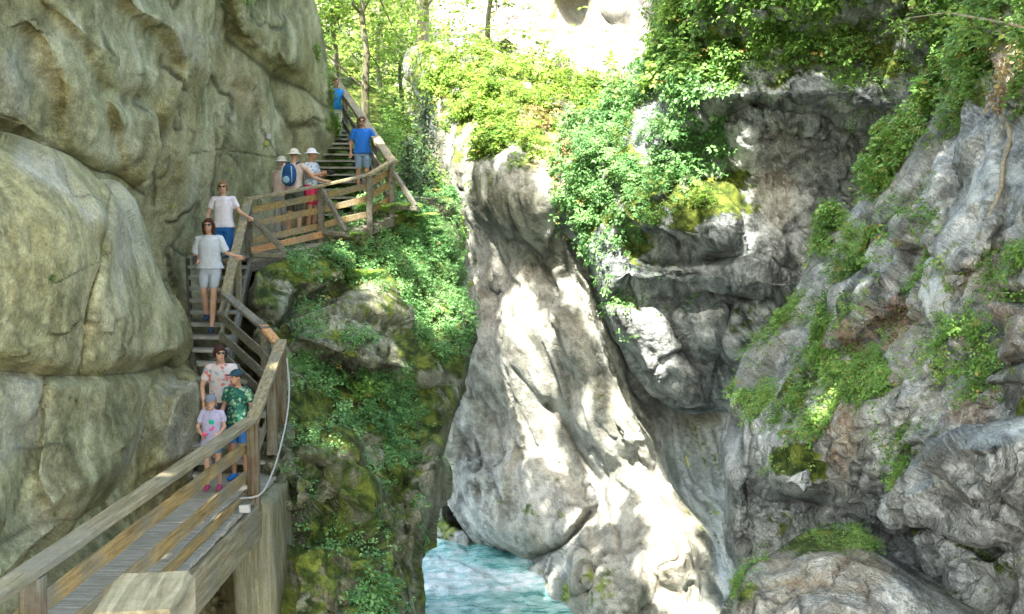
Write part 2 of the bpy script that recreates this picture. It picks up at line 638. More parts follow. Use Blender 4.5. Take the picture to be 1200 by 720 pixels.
    for _ in range(2):
        NN[1:-1, 1:-1] += NN[:-2, 1:-1] + NN[2:, 1:-1] + NN[1:-1, :-2] + NN[1:-1, 2:]
        NN /= np.linalg.norm(NN, axis=-1, keepdims=True) + 1e-9
    cols = stone_colour(V, NN, PAL[mat], cols, crk, seed, fade)
    idx = -np.ones(X.shape, int)
    idx[keep] = np.arange(keep.sum())
    # the border row slides in to the outline
    jj, ii = np.meshgrid(np.arange(X.shape[1], dtype=float), np.arange(X.shape[0], dtype=float))
    fj = np.clip(jj + np.clip(SX, -3, 3), 0, X.shape[1] - 1.001); fi_ = np.clip(ii + np.clip(SY, -3, 3), 0, X.shape[0] - 1.001)
    j0, i0 = fj.astype(int), fi_.astype(int)
    a, b = (fj - j0)[..., None], (fi_ - i0)[..., None]
    V = (V[i0, j0] * (1 - a) + V[i0, j0 + 1] * a) * (1 - b) + (V[i0 + 1, j0] * (1 - a) + V[i0 + 1, j0 + 1] * a) * b
    VV = V[keep]
    CC = cols[keep]
    ins = S > 0
    k4 = keep[:-1, :-1] & keep[1:, :-1] & keep[:-1, 1:] & keep[1:, 1:]
    i4 = ins[:-1, :-1] | ins[1:, :-1] | ins[:-1, 1:] | ins[1:, 1:]
    m = k4 & i4
    Q = np.stack([idx[:-1, :-1][m], idx[1:, :-1][m], idx[1:, 1:][m], idx[:-1, 1:][m]], -1)
    # the sides: the open border goes back into the hill
    E = np.concatenate([Q[:, [0, 1]], Q[:, [1, 2]], Q[:, [2, 3]], Q[:, [3, 0]]])
    n = len(VV)
    key1 = E[:, 0] * (n + 1) + E[:, 1]
    key2 = E[:, 1] * (n + 1) + E[:, 0]
    border = E[~np.isin(key1, key2)]
    bi = np.unique(border)
    G = np.stack([gx[keep], gy[keep]], -1)[bi]
    px, py = pix(VV[bi])
    rings = [VV]
    ccs = [CC]
    mp = {0: bi}
    faces = [Q]
    prev = dict(zip(bi.tolist(), bi.tolist()))
    base = n
    for r, (fb, fi) in enumerate(((.25, 3), (1.0, 22))):
        bd = VV[bi, 1] + back * fb
        gl2 = np.linalg.norm(G, axis=1) + 1e-6
        nx = px + G[:, 0] / gl2 * fi
        ny = py + G[:, 1] / gl2 * fi
        nv = Pn(nx, ny, bd)
        nv = nv + .15 * np.stack([vnoise(nv * 1.3, 5), vnoise(nv * 1.3, 6), vnoise(nv * 1.3, 7)], -1) * r
        rings.append(nv)
        ccs.append(CC[bi])
        new = {b: base + j for j, b in enumerate(bi.tolist())}
        fs = np.array([[prev[b], prev[a_], new[a_], new[b]] for a_, b in border.tolist()])
        faces.append(fs)
        prev = new
        base += len(bi)
    ob = np_mesh(name, np.concatenate(rings), np.concatenate(faces), M['stone_rough' if mat in ('mid', 'grey', 'slope') else 'stone'], {'stone': np.concatenate(ccs)}, smooth=False)
    ob.data.polygons.foreach_set('use_smooth', np.ones(len(ob.data.polygons), bool))
    ob.data.set_sharp_from_angle(angle=math.radians(38))
    ROCKS[key or name] = dict(V=V, N=NN, S=S, X=X, Y=Y, xs=xs, ys=ys, step=step, obj=ob)
    return ob


def on(key, px, py):
    """surface point and normal of a rock at a pixel"""
    R = ROCKS[key]
    j = int(round((px - R['xs'][0]) / R['step']))
    i = int(round((py - R['ys'][0]) / R['step']))
    i = max(0, min(R['V'].shape[0] - 1, i)); j = max(0, min(R['V'].shape[1] - 1, j))
    return Vector(R['V'][i, j]), Vector(R['N'][i, j])


# left wall, rear part with the rounded noses
rock('cliff',
     [(-220, -260), (368, -260), (370, 0), (377, 55), (390, 110), (399, 150), (396, 190), (378, 225), (400, 300), (350, 420), (335, 520), (335, 620), (335, 1000), (-220, 1000)],
     [(-150, -150, 9.5), (-150, 300, 9.5), (-150, 700, 9), (0, 0, 12.3), (0, 160, 12.8), (0, 350, 12.5), (100, 100, 14.3), (150, 180, 16.3), (195, 255, 19.5),
      (215, 330, 20.3), (262, 400, 20), (240, 440, 16.9), (232, 480, 16.3), (205, 540, 15.3), (285, 470, 19), (150, 610, 13.8), (60, 690, 10.7), (270, 200, 22), (330, 250, 24.2), (330, 150, 24.6),
      (390, 130, 28), (378, 30, 28), (300, 50, 23), (230, 60, 19.6), (300, -150, 21), (150, -150, 14), (300, 420, 21), (330, 600, 18), (330, 950, 17), (150, 900, 12)],
     'left', warp=.25, pillow=1.9, relax=26, joint=(.022, .8), wrap=(26, 1.6), back=6, big=.25, facet=((2.6, .16), (1.0, .06), (.35, .02)), smooth=.3, edge=3, seed=1, key='left',
     blocks=[([(-200, 10), (0, 15), (35, 22), (52, 60), (62, 112), (66, 150), (46, 178), (0, 166), (-200, 150)], .25, 30),
             ([(38, 22), (62, 18), (98, 58), (128, 115), (137, 170), (136, 206), (108, 200), (70, 178), (66, 120), (54, 55)], .3, 30),
             ([(128, 108), (156, 122), (190, 128), (193, 162), (180, 205), (165, 226), (140, 210)], .4, 20),
             ([(130, 112), (142, 108), (158, 135), (160, 160), (138, 158)], .35, 10),
             ([(170, -260), (180, 0), (228, 16), (262, 58), (266, 92), (232, 118), (196, 150), (190, 120), (204, 80), (180, 42), (150, 20), (120, -60)], 1.1, 44),
             ([(62, -260), (70, 0), (120, 30), (180, 42), (202, 82), (190, 118), (160, 120), (128, 106), (98, 52), (64, 16), (20, -30)], .6, 44),
             ([(262, -260), (262, 0), (272, 48), (300, 74), (322, 92), (352, 100), (372, 122), (396, 130), (396, 60), (380, -260)], 1.0, 32),
             ([(322, 20), (352, 8), (372, 30), (376, 70), (350, 98), (330, 88)], .5, 14),
             ([(205, 445), (240, 432), (258, 470), (250, 540), (200, 560), (170, 560)], .45, 20)],
     cracks=[([(262, 0), (272, 50), (302, 76), (324, 92), (354, 102), (374, 122), (398, 132)], 4, .5),
             ([(0, 166), (48, 178), (68, 178), (108, 202), (136, 210), (166, 228)], 4, .4),
             ([(196, 150), (180, 200), (176, 240)], 4, .5),
             ([(300, 100), (310, 150), (335, 190)], 1.6, .06), ([(220, 180), (260, 175), (330, 185)], 1.4, .05)],
     moss=[([(375, 95), (400, 120), (402, 160), (385, 150)], .75, 8), ([(250, -20), (300, -20), (300, 8), (260, 10)], .4, 8), ([(185, 100), (235, 130), (300, 170), (330, 280), (215, 270), (180, 230)], .16, 30)],
     warm=[([(270, 80), (300, 90), (305, 130), (280, 125)], .45, 10), ([(60, 60), (90, 80), (110, 150), (80, 160)], .25, 15)],
     pale=[([(195, 440), (250, 440), (245, 530), (190, 545)], .35, 10), ([(0, 60), (45, 60), (55, 140), (0, 150)], .3, 20), ([(215, 30), (255, 40), (245, 75), (210, 70)], .25, 12)])
# left wall, great lower block beside the stairs
rock('cliff',
     [(-220, 130), (0, 166), (46, 179), (72, 180), (110, 203), (138, 213), (166, 229), (182, 248), (196, 275), (208, 310), (226, 362), (236, 398), (228, 420), (207, 434),
      (198, 450), (186, 476), (174, 515), (162, 540), (150, 556), (122, 592), (60, 650), (-20, 740), (-220, 1000)],
     [(-150, 200, 9), (-150, 700, 7.5), (0, 200, 11.6), (0, 330, 10.8), (0, 450, 10.7), (0, 600, 10.2), (0, 670, 9.6), (100, 260, 12.6), (90, 340, 12.2), (100, 450, 12.6), (110, 560, 12.4), (60, 640, 10.8),
      (150, 230, 15.0), (180, 280, 15.6), (200, 340, 15.9), (232, 400, 16.8), (190, 460, 15.8), (160, 530, 14.2), (150, 350, 13.9), (60, 760, 9.4)],
     'left', warp=.25, pillow=1.9, relax=26, joint=(.018, .8), wrap=(14, 1.3), back=3.2, big=.25, facet=((2.4, .14), (1.0, .05), (.35, .016)), smooth=.3, edge=2.5, seed=2, key='left2',
     blocks=[([(-200, 150), (0, 160), (60, 188), (108, 235), (118, 262), (108, 330), (84, 436), (0, 438), (-200, 436)], .45, 22),
             ([(108, 200), (166, 228), (200, 280), (238, 400), (210, 432), (84, 438), (104, 340), (118, 262)], .45, 20),
             ([(46, 444), (200, 436), (170, 530), (140, 570), (60, 606), (34, 560)], .32, 18),
             ([(-200, 444), (44, 442), (30, 560), (20, 620), (-200, 640)], .3, 14)],
     cracks=[([(-100, 440), (60, 438), (84, 442), (140, 441), (205, 432)], 3.2, .6), ([(46, 440), (44, 500), (34, 560), (28, 600)], 2.4, .3),
             ([(-60, 650), (0, 636), (50, 612), (100, 606), (140, 590)], 2.2, .3), ([(126, 225), (120, 262), (110, 330), (86, 438)], 3, .12),
             ([(150, 440), (175, 436), (200, 428)], 5, .2), ([(60, 330), (100, 310), (130, 300)], 1.3, .05), ([(60, 190), (80, 235), (110, 240)], 1.5, .06)],
     moss=[([(0, 380), (80, 330), (190, 470), (110, 610), (-50, 700)], .14, 40)],
     warm=[([(55, 540), (90, 530), (100, 600), (50, 640)], .25, 15)],
     pale=[([(20, 185), (60, 200), (112, 255), (105, 270), (60, 235), (10, 205)], .4, 8), ([(0, 445), (42, 445), (40, 520), (0, 560)], .3, 12), ([(120, 230), (165, 240), (190, 300), (150, 330), (125, 290)], .25, 15), ([(185, 440), (160, 520), (130, 560), (180, 490)], .3, 5)])

# far sunny wall behind everything
rock('cliff',
     [(200, -400), (1300, -400), (1300, 900), (200, 900)],
     [(200, -300, 62), (450, 0, 60), (450, 200, 52), (600, 0, 50), (760, 0, 46), (700, 80, 42), (600, 150, 42), (540, 100, 46), (760, 120, 38), (900, 200, 38), (1200, 200, 42), (1200, 800, 42),
      (300, 800, 45), (600, 700, 42), (500, 350, 42), (600, -350, 62), (1200, -300, 50)],
     'top', step=4, wrap=(10, 1), back=5, big=1.2, facet=((4, .9), (1.4, .35), (.5, .08)), edge=2, seed=3, key='far',
     pale=[([(440, -100), (780, -100), (780, 200), (500, 200)], .12, 40)],
     moss=[([(630, -20), (690, -20), (670, 30), (650, 30)], .3, 10), ([(370, -50), (480, -50), (500, 250), (370, 300)], .5, 20)],
     blocks=[([(640, 0), (692, -12), (686, 26), (665, 42), (650, 30)], -4, 5), ([(733, 5), (766, 0), (770, 42), (748, 50), (738, 30)], -4, 5), ([(698, 16), (730, 26), (746, 46), (720, 42)], -3, 4), ([(520, -20), (560, -30), (556, 12), (530, 20)], -3, 5), ([(620, -60), (700, -60), (690, 25), (650, 40)], 3, 14), ([(540, 20), (600, 0), (610, 50), (560, 60)], 2, 14), ([(705, 0), (760, -20), (770, 60), (740, 45)], 3, 12)])

# washed central wall with the sunlit rib
rock('cliff',
     [(476, 60), (560, 40), (640, 90), (760, 120), (900, 200), (930, 700), (930, 1000), (440, 1000), (440, 560), (490, 300), (508, 200), (500, 130)],
     [(500, 100, 35), (540, 180, 32.2), (520, 300, 33.5), (600, 195, 29.8), (620, 300, 30.2), (580, 350, 31.2), (545, 450, 32), (530, 600, 32), (620, 480, 30.4), (640, 232, 28.8), (700, 380, 27.8), (760, 500, 27), (830, 640, 26), (850, 740, 25.5),
      (720, 300, 29.6), (770, 400, 31.5), (805, 480, 32.2), (845, 560, 32.6), (880, 660, 31), (735, 380, 29.4), (790, 500, 29.2), (835, 600, 28.6), (700, 560, 28.6), (640, 640, 29.2), (600, 690, 29.8), (645, 700, 27.6), (690, 700, 25.7), (780, 700, 25.3), (700, 200, 31), (640, 100, 34), (500, 760, 31.5), (480, 950, 31), (800, 950, 26), (560, 640, 31.4)],
     'wall', joint=(.045, .8), wrap=(30, 2), back=6, big=.3, facet=((3.2, .26), (1.1, .13), (.35, .045)), smooth=.4, aniso=(1.35, 1, .5), tilt=.42, edge=5, seed=4, key='wall',
     blocks=[([(545, 185), (600, 175), (650, 200), (655, 300), (610, 292), (556, 250)], .55, 10), ([(560, 310), (640, 300), (690, 420), (640, 470), (560, 400)], .3, 50), ([(600, 330), (665, 310), (760, 520), (700, 560), (640, 450)], .35, 26),
             ([(530, 540), (640, 520), (700, 600), (690, 640), (620, 655), (560, 640), (525, 600)], 1.0, 26), ([(655, 640), (690, 645), (700, 690), (665, 700)], .6, 12),
             ([(770, 590), (800, 590), (815, 680), (800, 700), (770, 685), (755, 640)], .25, 16), ([(700, 660), (760, 640), (780, 760), (690, 760)], .5, 16)],
     cracks=[([(525, 600), (560, 644), (620, 660), (660, 640), (690, 600)], 5, .9), ([(640, 470), (700, 560), (730, 640)], 4, .35), ([(600, 280), (640, 295), (650, 340)], 4, .3), ([(650, 240), (690, 340), (745, 480), (800, 600), (830, 720)], 4, -.35)],
     moss=[([(498, 230), (545, 230), (548, 330), (520, 330)], .6, 14), ([(600, 560), (640, 600), (660, 650), (600, 640)], .28, 20), ([(520, 600), (600, 650), (720, 690), (700, 720), (540, 700)], .35, 16), ([(470, 60), (700, 60), (640, 190), (520, 180)], .5, 20), ([(780, 440), (850, 480), (860, 700), (820, 640)], .22, 20)],
     warm=[([(515, 300), (545, 320), (545, 380), (520, 370)], .3, 8), ([(770, 600), (805, 600), (810, 700), (770, 690)], .35, 10), ([(600, 130), (640, 110), (660, 210), (620, 200)], .6, 10)],
     pale=[([(560, 290), (620, 300), (830, 640), (840, 740), (720, 700), (600, 600), (550, 420)], .25, 30)])

# right middle cliff: smooth shaded panel under the roof, rough ledges below
rock('cliff',
     [(648, 218), (668, 160), (716, 140), (752, 90), (770, 40), (760, -260), (1400, -260), (1400, 420), (1000, 470), (900, 500), (850, 486), (800, 484), (765, 470), (742, 440), (722, 410), (700, 372), (690, 330), (668, 290)],
     [(650, 230, 27.4), (700, 330, 26.4), (750, 440, 26.2), (860, 480, 25.7), (880, 400, 24.6), (920, 340, 24), (760, 300, 25.2), (870, 290, 24.4), (900, 200, 25.4), (985, 200, 25.2), (940, 110, 23.8), (850, 60, 24.8), (760, 60, 27), (1000, 0, 23.5),
      (1100, 60, 21.2), (1200, 0, 19.5), (740, 190, 25.8), (1100, 300, 22), (1300, 300, 20), (900, -200, 26), (1200, -200, 21)],
     'grey', joint=(.06, 1.5), wrap=(30, 2), back=10, big=.4, facet=((2.0, .34), (.75, .16), (.28, .06), (.15, .02)), smooth=.15, tilt=.5, aniso=(1.3, 1, .75), edge=6, seed=5, key='mid',
     blocks=[([(850, 135), (900, 122), (945, 124), (990, 146), (998, 190), (985, 222), (942, 280), (932, 312), (872, 296), (868, 222), (846, 176)], .5, 26),
             ([(760, 60), (830, 92), (890, 100), (965, 86), (1028, 98), (1048, 128), (1022, 146), (972, 132), (892, 121), (850, 136), (800, 150), (770, 120)], 1.1, 18),
             ([(800, 60), (1060, 20), (1080, -200), (780, -200)], 1.2, 30),
             ([(700, 240), (760, 205), (860, 215), (878, 240), (872, 292), (800, 300), (730, 280)], 1.0, 22),
             ([(700, 300), (740, 286), (872, 300), (932, 322), (930, 346), (860, 350), (760, 345), (712, 340)], .9, 14),
             ([(712, 352), (770, 350), (800, 420), (820, 440), (816, 468), (780, 478), (748, 450), (728, 412)], .8, 18),
             ([(778, 356), (862, 360), (858, 392), (838, 424), (802, 420)], .9, 16), ([(864, 356), (926, 352), (900, 392), (862, 430), (842, 420)], .6, 14)],
     cracks=[([(850, 135), (892, 122), (972, 134), (1000, 152)], 4, .6), ([(740, 300), (870, 298), (932, 316)], 4, .6), ([(776, 350), (800, 420), (822, 436)], 4, .5), ([(862, 358), (840, 424), (830, 470)], 4, .5), ([(760, 350), (930, 350)], 4, .4)],
     moss=[([(770, 210), (872, 205), (880, 250), (800, 270)], .8, 14), ([(650, 140), (760, 100), (800, 200), (740, 300), (680, 290)], .55, 20), ([(760, -100), (1200, -100), (1200, 80), (1060, 100), (960, 80), (830, 90), (760, 80)], .55, 20), ([(960, 130), (1000, 150), (990, 200), (965, 180)], .5, 10), ([(860, 140), (900, 135), (960, 140), (900, 160)], .3, 10),
           ([(860, 330), (930, 330), (880, 430), (850, 420)], .28, 14), ([(700, 370), (850, 470), (850, 500), (760, 480)], .2, 14)],
     warm=[([(890, 200), (935, 210), (925, 275), (895, 270)], .3, 10), ([(660, 170), (700, 170), (690, 230), (660, 220)], .5, 10)],
     pale=[([(860, 140), (960, 140), (980, 200), (930, 300), (875, 290)], .22, 20), ([(880, 140), (930, 145), (930, 180), (885, 175)], .35, 14), ([(712, 355), (850, 360), (815, 460), (760, 470)], .18, 20)])

# right foreground slope
rock('cliff',
     [(1096, 120), (1060, 170), (1020, 225), (985, 262), (955, 280), (940, 318), (930, 352), (900, 388), (869, 436), (853, 468), (843, 514), (846, 562), (841, 604), (854, 657), (866, 690), (880, 800), (900, 1000), (1500, 1000), (1500, -260), (1190, -260), (1170, 0), (1130, 70)],
     [(845, 560, 17.5), (932, 350, 18.2), (955, 280, 19), (1000, 245, 19), (1090, 130, 17.6), (1170, 0, 15.6), (1200, 200, 12.9), (1050, 300, 15.6), (1000, 330, 17), (1000, 420, 15.2), (950, 480, 15), (900, 540, 15.3), (1100, 400, 13), (1200, 380, 11.6), (1100, 500, 12.1),
      (1200, 500, 10.8), (1200, 700, 11.0), (1050, 600, 13.3), (950, 620, 15.6), (900, 700, 15.6), (860, 650, 17), (1350, 300, 9.5), (1350, 700, 9), (1000, 900, 13), (1250, -150, 14), (1120, 250, 14.8)],
     'slope', joint=(.06, 1.0), wrap=(24, 1.4), back=8, big=.15, facet=((1.9, .20), (.8, .18), (.32, .07), (.13, .018)), smooth=.1, tilt=-.75, aniso=(1.6, 1, .6), edge=4, seed=6, key='slope',
     blocks=[([(1020, 230), (1100, 130), (1125, 230), (1090, 300), (1060, 290), (1012, 262)], .45, 18), ([(1128, 140), (1175, 110), (1180, 260), (1150, 320), (1110, 330), (1100, 300), (1126, 240)], .4, 16),
             ([(960, 330), (1060, 330), (1064, 362), (1000, 400), (950, 420)], .7, 16), ([(1150, 350), (1230, 350), (1230, 425), (1160, 428)], .7, 14), ([(1140, 430), (1220, 425), (1220, 450), (1150, 455)], .4, 8),
             ([(895, 540), (940, 545), (975, 570), (960, 592), (925, 590), (888, 566)], 1.1, 12), ([(998, 604), (1040, 570), (1100, 510), (1300, 500), (1300, 640), (1160, 640), (1100, 616), (1040, 625)], .7, 22),
             ([(1085, 520), (1180, 510), (1190, 560), (1140, 600), (1070, 580)], .5, 18), ([(848, 470), (870, 440), (890, 500), (880, 600), (872, 670), (848, 650), (846, 540)], .5, 12),
             ([(1040, 400), (1100, 370), (1100, 440), (1060, 500), (1000, 520), (990, 450)], .35, 20), ([(1180, 270), (1300, 240), (1300, 340), (1150, 350)], .5, 14)],
     cracks=[([(1012, 262), (1060, 296), (1095, 300), (1128, 235), (1128, 140)], 3.5, .5), ([(885, 567), (925, 592), (960, 594), (998, 606), (1040, 628), (1100, 618), (1160, 642)], 4, .9),
             ([(1140, 430), (1170, 430), (1220, 425)], 3.5, .4), ([(1018, 262), (1048, 240), (1090, 200)], 2, .15), ([(880, 480), (874, 560), (880, 650)], 3, .4), ([(950, 420), (1000, 402), (1064, 364)], 3, .4)],
     moss=[([(895, 530), (950, 520), (960, 545), (900, 548)], .85, 8), ([(905, 460), (960, 440), (940, 475), (900, 480)], .6, 8), ([(1180, 440), (1230, 440), (1230, 500), (1190, 500)], .55, 10), ([(870, 480), (960, 420), (1030, 440), (960, 530)], .3, 20), ([(1090, 0), (1250, 0), (1200, 130), (1100, 120)], .5, 15),
           ([(1000, 600), (1160, 610), (1250, 760), (1100, 740)], .28, 20), ([(885, 570), (960, 592), (930, 640), (880, 660)], .35, 10)],
     warm=[([(1160, 60), (1210, 60), (1210, 110), (1180, 120)], .4, 12), ([(985, 470), (1020, 480), (1000, 540), (975, 520)], .4, 10)],
     pale=[([(1060, 350), (1090, 350), (1080, 430), (1040, 470), (1040, 430)], .4, 8), ([(1030, 240), (1110, 150), (1110, 220), (1080, 290)], .22, 16)],
     litter=[([(960, 380), (1060, 340), (1080, 380), (1010, 440), (985, 470), (1010, 480), (985, 560), (950, 520), (975, 440)], .85, 10), ([(1120, 290), (1200, 290), (1200, 420), (1120, 440), (1110, 360)], .55, 14), ([(1085, 470), (1160, 450), (1150, 500), (1090, 510)], .7, 8)])

# mossy outcrop under the walkway
rock('cliff',
     [(284, 292), (330, 284), (400, 262), (440, 240), (500, 236), (530, 226), (543, 262), (546, 330), (550, 400), (546, 440), (538, 480), (526, 520), (519, 590), (503, 628), (489, 668), (491, 720), (500, 1000), (296, 1000), (296, 560), (306, 420), (290, 380), (270, 345)],
     [(300, 300, 20), (400, 275, 21.4), (460, 250, 23), (530, 240, 25.5), (545, 330, 24), (545, 430, 22), (450, 350, 20.6), (400, 320, 20.8), (340, 380, 18.9), (300, 340, 19.3), (340, 440, 17.2), (400, 450, 18.2), (450, 440, 19), (500, 450, 20.5), (350, 520, 15.9), (420, 520, 17.2), (500, 540, 19),
      (340, 620, 14.9), (420, 640, 15.6), (480, 640, 16.8), (340, 720, 14.2), (440, 720, 14.9), (488, 720, 15.9), (310, 560, 14.6), (300, 720, 14), (310, 450, 17), (400, 900, 14), (500, 300, 23)],
     'mid', joint=(.07, 1.8), wrap=(24, 1.6), back=4.5, big=.35, facet=((1.5, .32), (.6, .15), (.24, .05), (.12, .016)), smooth=.3, edge=4, seed=7, key='crop',
     blocks=[([(290, 296), (350, 288), (410, 296), (420, 318), (402, 338), (350, 345), (330, 380), (280, 370)], .6, 16), ([(384, 352), (420, 342), (455, 344), (488, 388), (532, 432), (540, 450), (474, 448), (394, 432), (348, 408), (328, 384)], 1.0, 20),
             ([(374, 512), (415, 512), (420, 545), (386, 556), (345, 540), (350, 510)], .7, 14), ([(388, 557), (446, 558), (448, 588), (398, 604), (380, 590)], .7, 12), ([(338, 646), (380, 620), (424, 610), (466, 656), (474, 760), (320, 760)], .8, 18),
             ([(484, 500), (528, 500), (518, 592), (492, 632), (488, 720), (474, 640), (470, 580)], .7, 16), ([(334, 540), (380, 560), (385, 600), (340, 620)], .6, 12), ([(460, 520), (486, 520), (476, 560), (450, 556)], .6, 10)],
     cracks=[([(328, 384), (348, 410), (394, 436), (474, 452), (540, 455)], 4, .5), ([(402, 340), (350, 350), (330, 382)], 4, .5), ([(335, 620), (380, 604), (440, 596)], 3, .4), ([(466, 656), (474, 720)], 3, .4), ([(450, 490), (448, 560), (470, 600)], 4, .4)],
     moss=[([(300, 296), (420, 290), (460, 250), (540, 230), (548, 440), (500, 420), (440, 340), (380, 350), (330, 380)], .5, 16), ([(455, 398), (500, 396), (540, 430), (530, 446), (490, 430)], 1.0, 6), ([(335, 430), (500, 430), (530, 470), (520, 520), (440, 520), (340, 500)], .6, 12),
           ([(336, 460), (370, 470), (400, 510), (360, 520), (336, 500)], .75, 8), ([(440, 540), (480, 540), (476, 600), (446, 590)], .85, 8), ([(405, 545), (440, 555), (420, 580)], .7, 8), ([(430, 600), (462, 610), (466, 650), (440, 640), (415, 615)], .8, 8), ([(325, 600), (350, 640), (340, 720), (320, 720)], .6, 8), ([(384, 350), (460, 344), (540, 440), (394, 430)], .30, 16), ([(400, 500), (430, 510), (415, 530)], .6, 6), ([(350, 620), (470, 640), (470, 720), (350, 720)], .5, 20), ([(330, 500), (520, 480), (500, 640), (480, 740), (320, 740)], .40, 14), ([(284, 292), (345, 286), (350, 420), (310, 420)], .42, 12)],
     litter=[([(380, 290), (480, 260), (520, 380), (440, 340)], .35, 14), ([(360, 470), (470, 450), (470, 490), (380, 490)], .5, 10), ([(370, 690), (430, 690), (440, 720), (370, 720)], .7, 6)],
     pale=[([(400, 555), (445, 560), (440, 590), (400, 600)], .2, 8), ([(475, 560), (520, 520), (510, 600), (480, 620)], .3, 10), ([(480, 430), (520, 440), (520, 452), (480, 450)], .4, 5)])

# bank under the upper stairs
rock('hillside',
     [(360, 70), (395, 84), (440, 105), (490, 150), (530, 215), (545, 300), (540, 340), (360, 340)],
     [(420, 262, 23.2), (380, 262, 23.0), (420, 215, 27), (415, 180, 31), (405, 140, 36), (400, 100, 43), (370, 100, 43), (365, 180, 31), (475, 235, 26.5), (470, 190, 31), (460, 150, 37), (440, 110, 43), (530, 260, 28), (520, 220, 31), (460, 330, 22.6), (370, 330, 21.6), (540, 330, 27)],
     'mid', wrap=(6, .5), back=3, big=.2, facet=((1.5, .15), (.5, .06)), smooth=.6, edge=3, seed=12, key='bank',
     moss=[([(360, 70), (500, 70), (545, 330), (360, 340)], .55, 10)], litter=[([(440, 130), (520, 200), (520, 300), (460, 240)], .5, 10)])

# the river and the bed under it
WZ = P(560, 652, 31).z


def water():
    xs = np.linspace(-9, 12, 260)
    ys = np.linspace(12, 44, 400)
    X, Y = np.meshgrid(xs, ys)
    q = np.stack([X * .9 + Y * .25, Y * .55, 0 * X], -1)
    Z = WZ + .16 * fbm(q, 4, 90, .55) + .09 * np.abs(fbm(q * 3.1, 4, 91, .6)) + .02 * (Y - 25)
    V = np.stack([X, Y, Z], -1).reshape(-1, 3)
    n, m = X.shape
    I = np.arange(n * m).reshape(n, m)
    Q = np.stack([I[:-1, :-1].ravel(), I[:-1, 1:].ravel(), I[1:, 1:].ravel(), I[1:, :-1].ravel()], -1)
    t = NT('river_water')
    a = t.noise(.55, 6, .6, stretch=(.5, 1.1, 1), dist=1.0)
    b = t.noise(2.6, 9, .72, stretch=(.45, 1.1, 1), dist=1.3)
    k = t.math('ADD', t.math('MULTIPLY', a, .55), t.math('MULTIPLY', b, .45))
    c = t.ramp(k, [(.36, (.06, .22, .21)), (.45, (.13, .38, .34)), (.51, (.32, .56, .51)), (.60, (.80, .86, .84))])
    r = t.ramp(k, [(.42, (.12, .12, .12)), (.6, (.8, .8, .8))])
    m_ = t.out(c, r, t.bump(t.math('ADD', b, t.noise(14, 5, .7)), .6, .10), .5)
    o = np_mesh('river', V, Q, m_, smooth=True)
    tag(o, kind='structure')


water()

g = plain_mat('stony_soil', (.14, .12, .09, 1), .9, .35, 2.0, .8)
o = mesh_obj('ground', [(-400, -300, -12), (400, -300, -12), (400, 500, -12), (-400, 500, -12)], [(0, 1, 2, 3)], g)
tag(o, kind='structure')
for k, v in ROCKS.items():
    v['obj']['kind'] = 'structure'

# rounded boulder at the bottom right
rock('boulder',
     [(848, 724), (862, 686), (885, 664), (911, 646), (948, 626), (996, 622), (1038, 650), (1091, 682), (1130, 700), (1168, 718), (1240, 790), (1260, 1000), (846, 1000)],
     [(850, 724, 12), (911, 650, 12.2), (990, 628, 12.2), (1000, 700, 10.9), (1100, 700, 11.4), (1168, 730, 11), (900, 720, 11.2), (1000, 900, 9.6), (1240, 950, 9.8), (860, 950, 11)],
     'slope', joint=(.02, 1.5), wrap=(30, 1.6), back=1.6, big=.22, facet=((1.6, .1), (.6, .05), (.2, .02)), smooth=1.2, edge=2.5, seed=8, key='boulder',
     moss=[([(905, 645), (950, 618), (1000, 618), (1030, 645), (960, 650)], .65, 8), ([(850, 690), (900, 660), (900, 720), (850, 724)], .3, 8)],
     warm=[([(900, 650), (1000, 630), (1040, 670), (960, 700), (910, 700)], .38, 16), ([(870, 690), (1000, 690), (1060, 740), (880, 760)], .2, 16)],
     litter=[([(940, 630), (1000, 622), (1030, 645), (960, 655)], .5, 6)])
tag(ROCKS['boulder']['obj'], 'large rounded brown-grey boulder with mossy crest at the foot of the right slope', 'boulder')
# ------------------------------------------------------------ leaves
def leaf_quads(C, N, size, rng, flat=.55, ratio=.5, jitter=.6):
    """one folded leaf (two triangles sharing a midrib -> a 4-corner diamond) at each centre, roughly facing N"""
    n = len(C)
    N = N + jitter * rng.normal(size=(n, 3))
    N /= np.linalg.norm(N, axis=1, keepdims=True) + 1e-9
    T = rng.normal(size=(n, 3))
    T -= (T * N).sum(1, keepdims=True) * N
    T /= np.linalg.norm(T, axis=1, keepdims=True) + 1e-9
    B = np.cross(N, T)
    L = size[:, None] * T
    W = size[:, None] * ratio * B
    Z = size[:, None] * .18 * N
    V = np.stack([C - L * .5 - Z * .3, C + W * .5 + Z, C + L * .5 - Z * .6, C - W * .5 + Z], 1).reshape(-1, 3)
    Q = np.arange(4 * n).reshape(n, 4)
    return V, Q


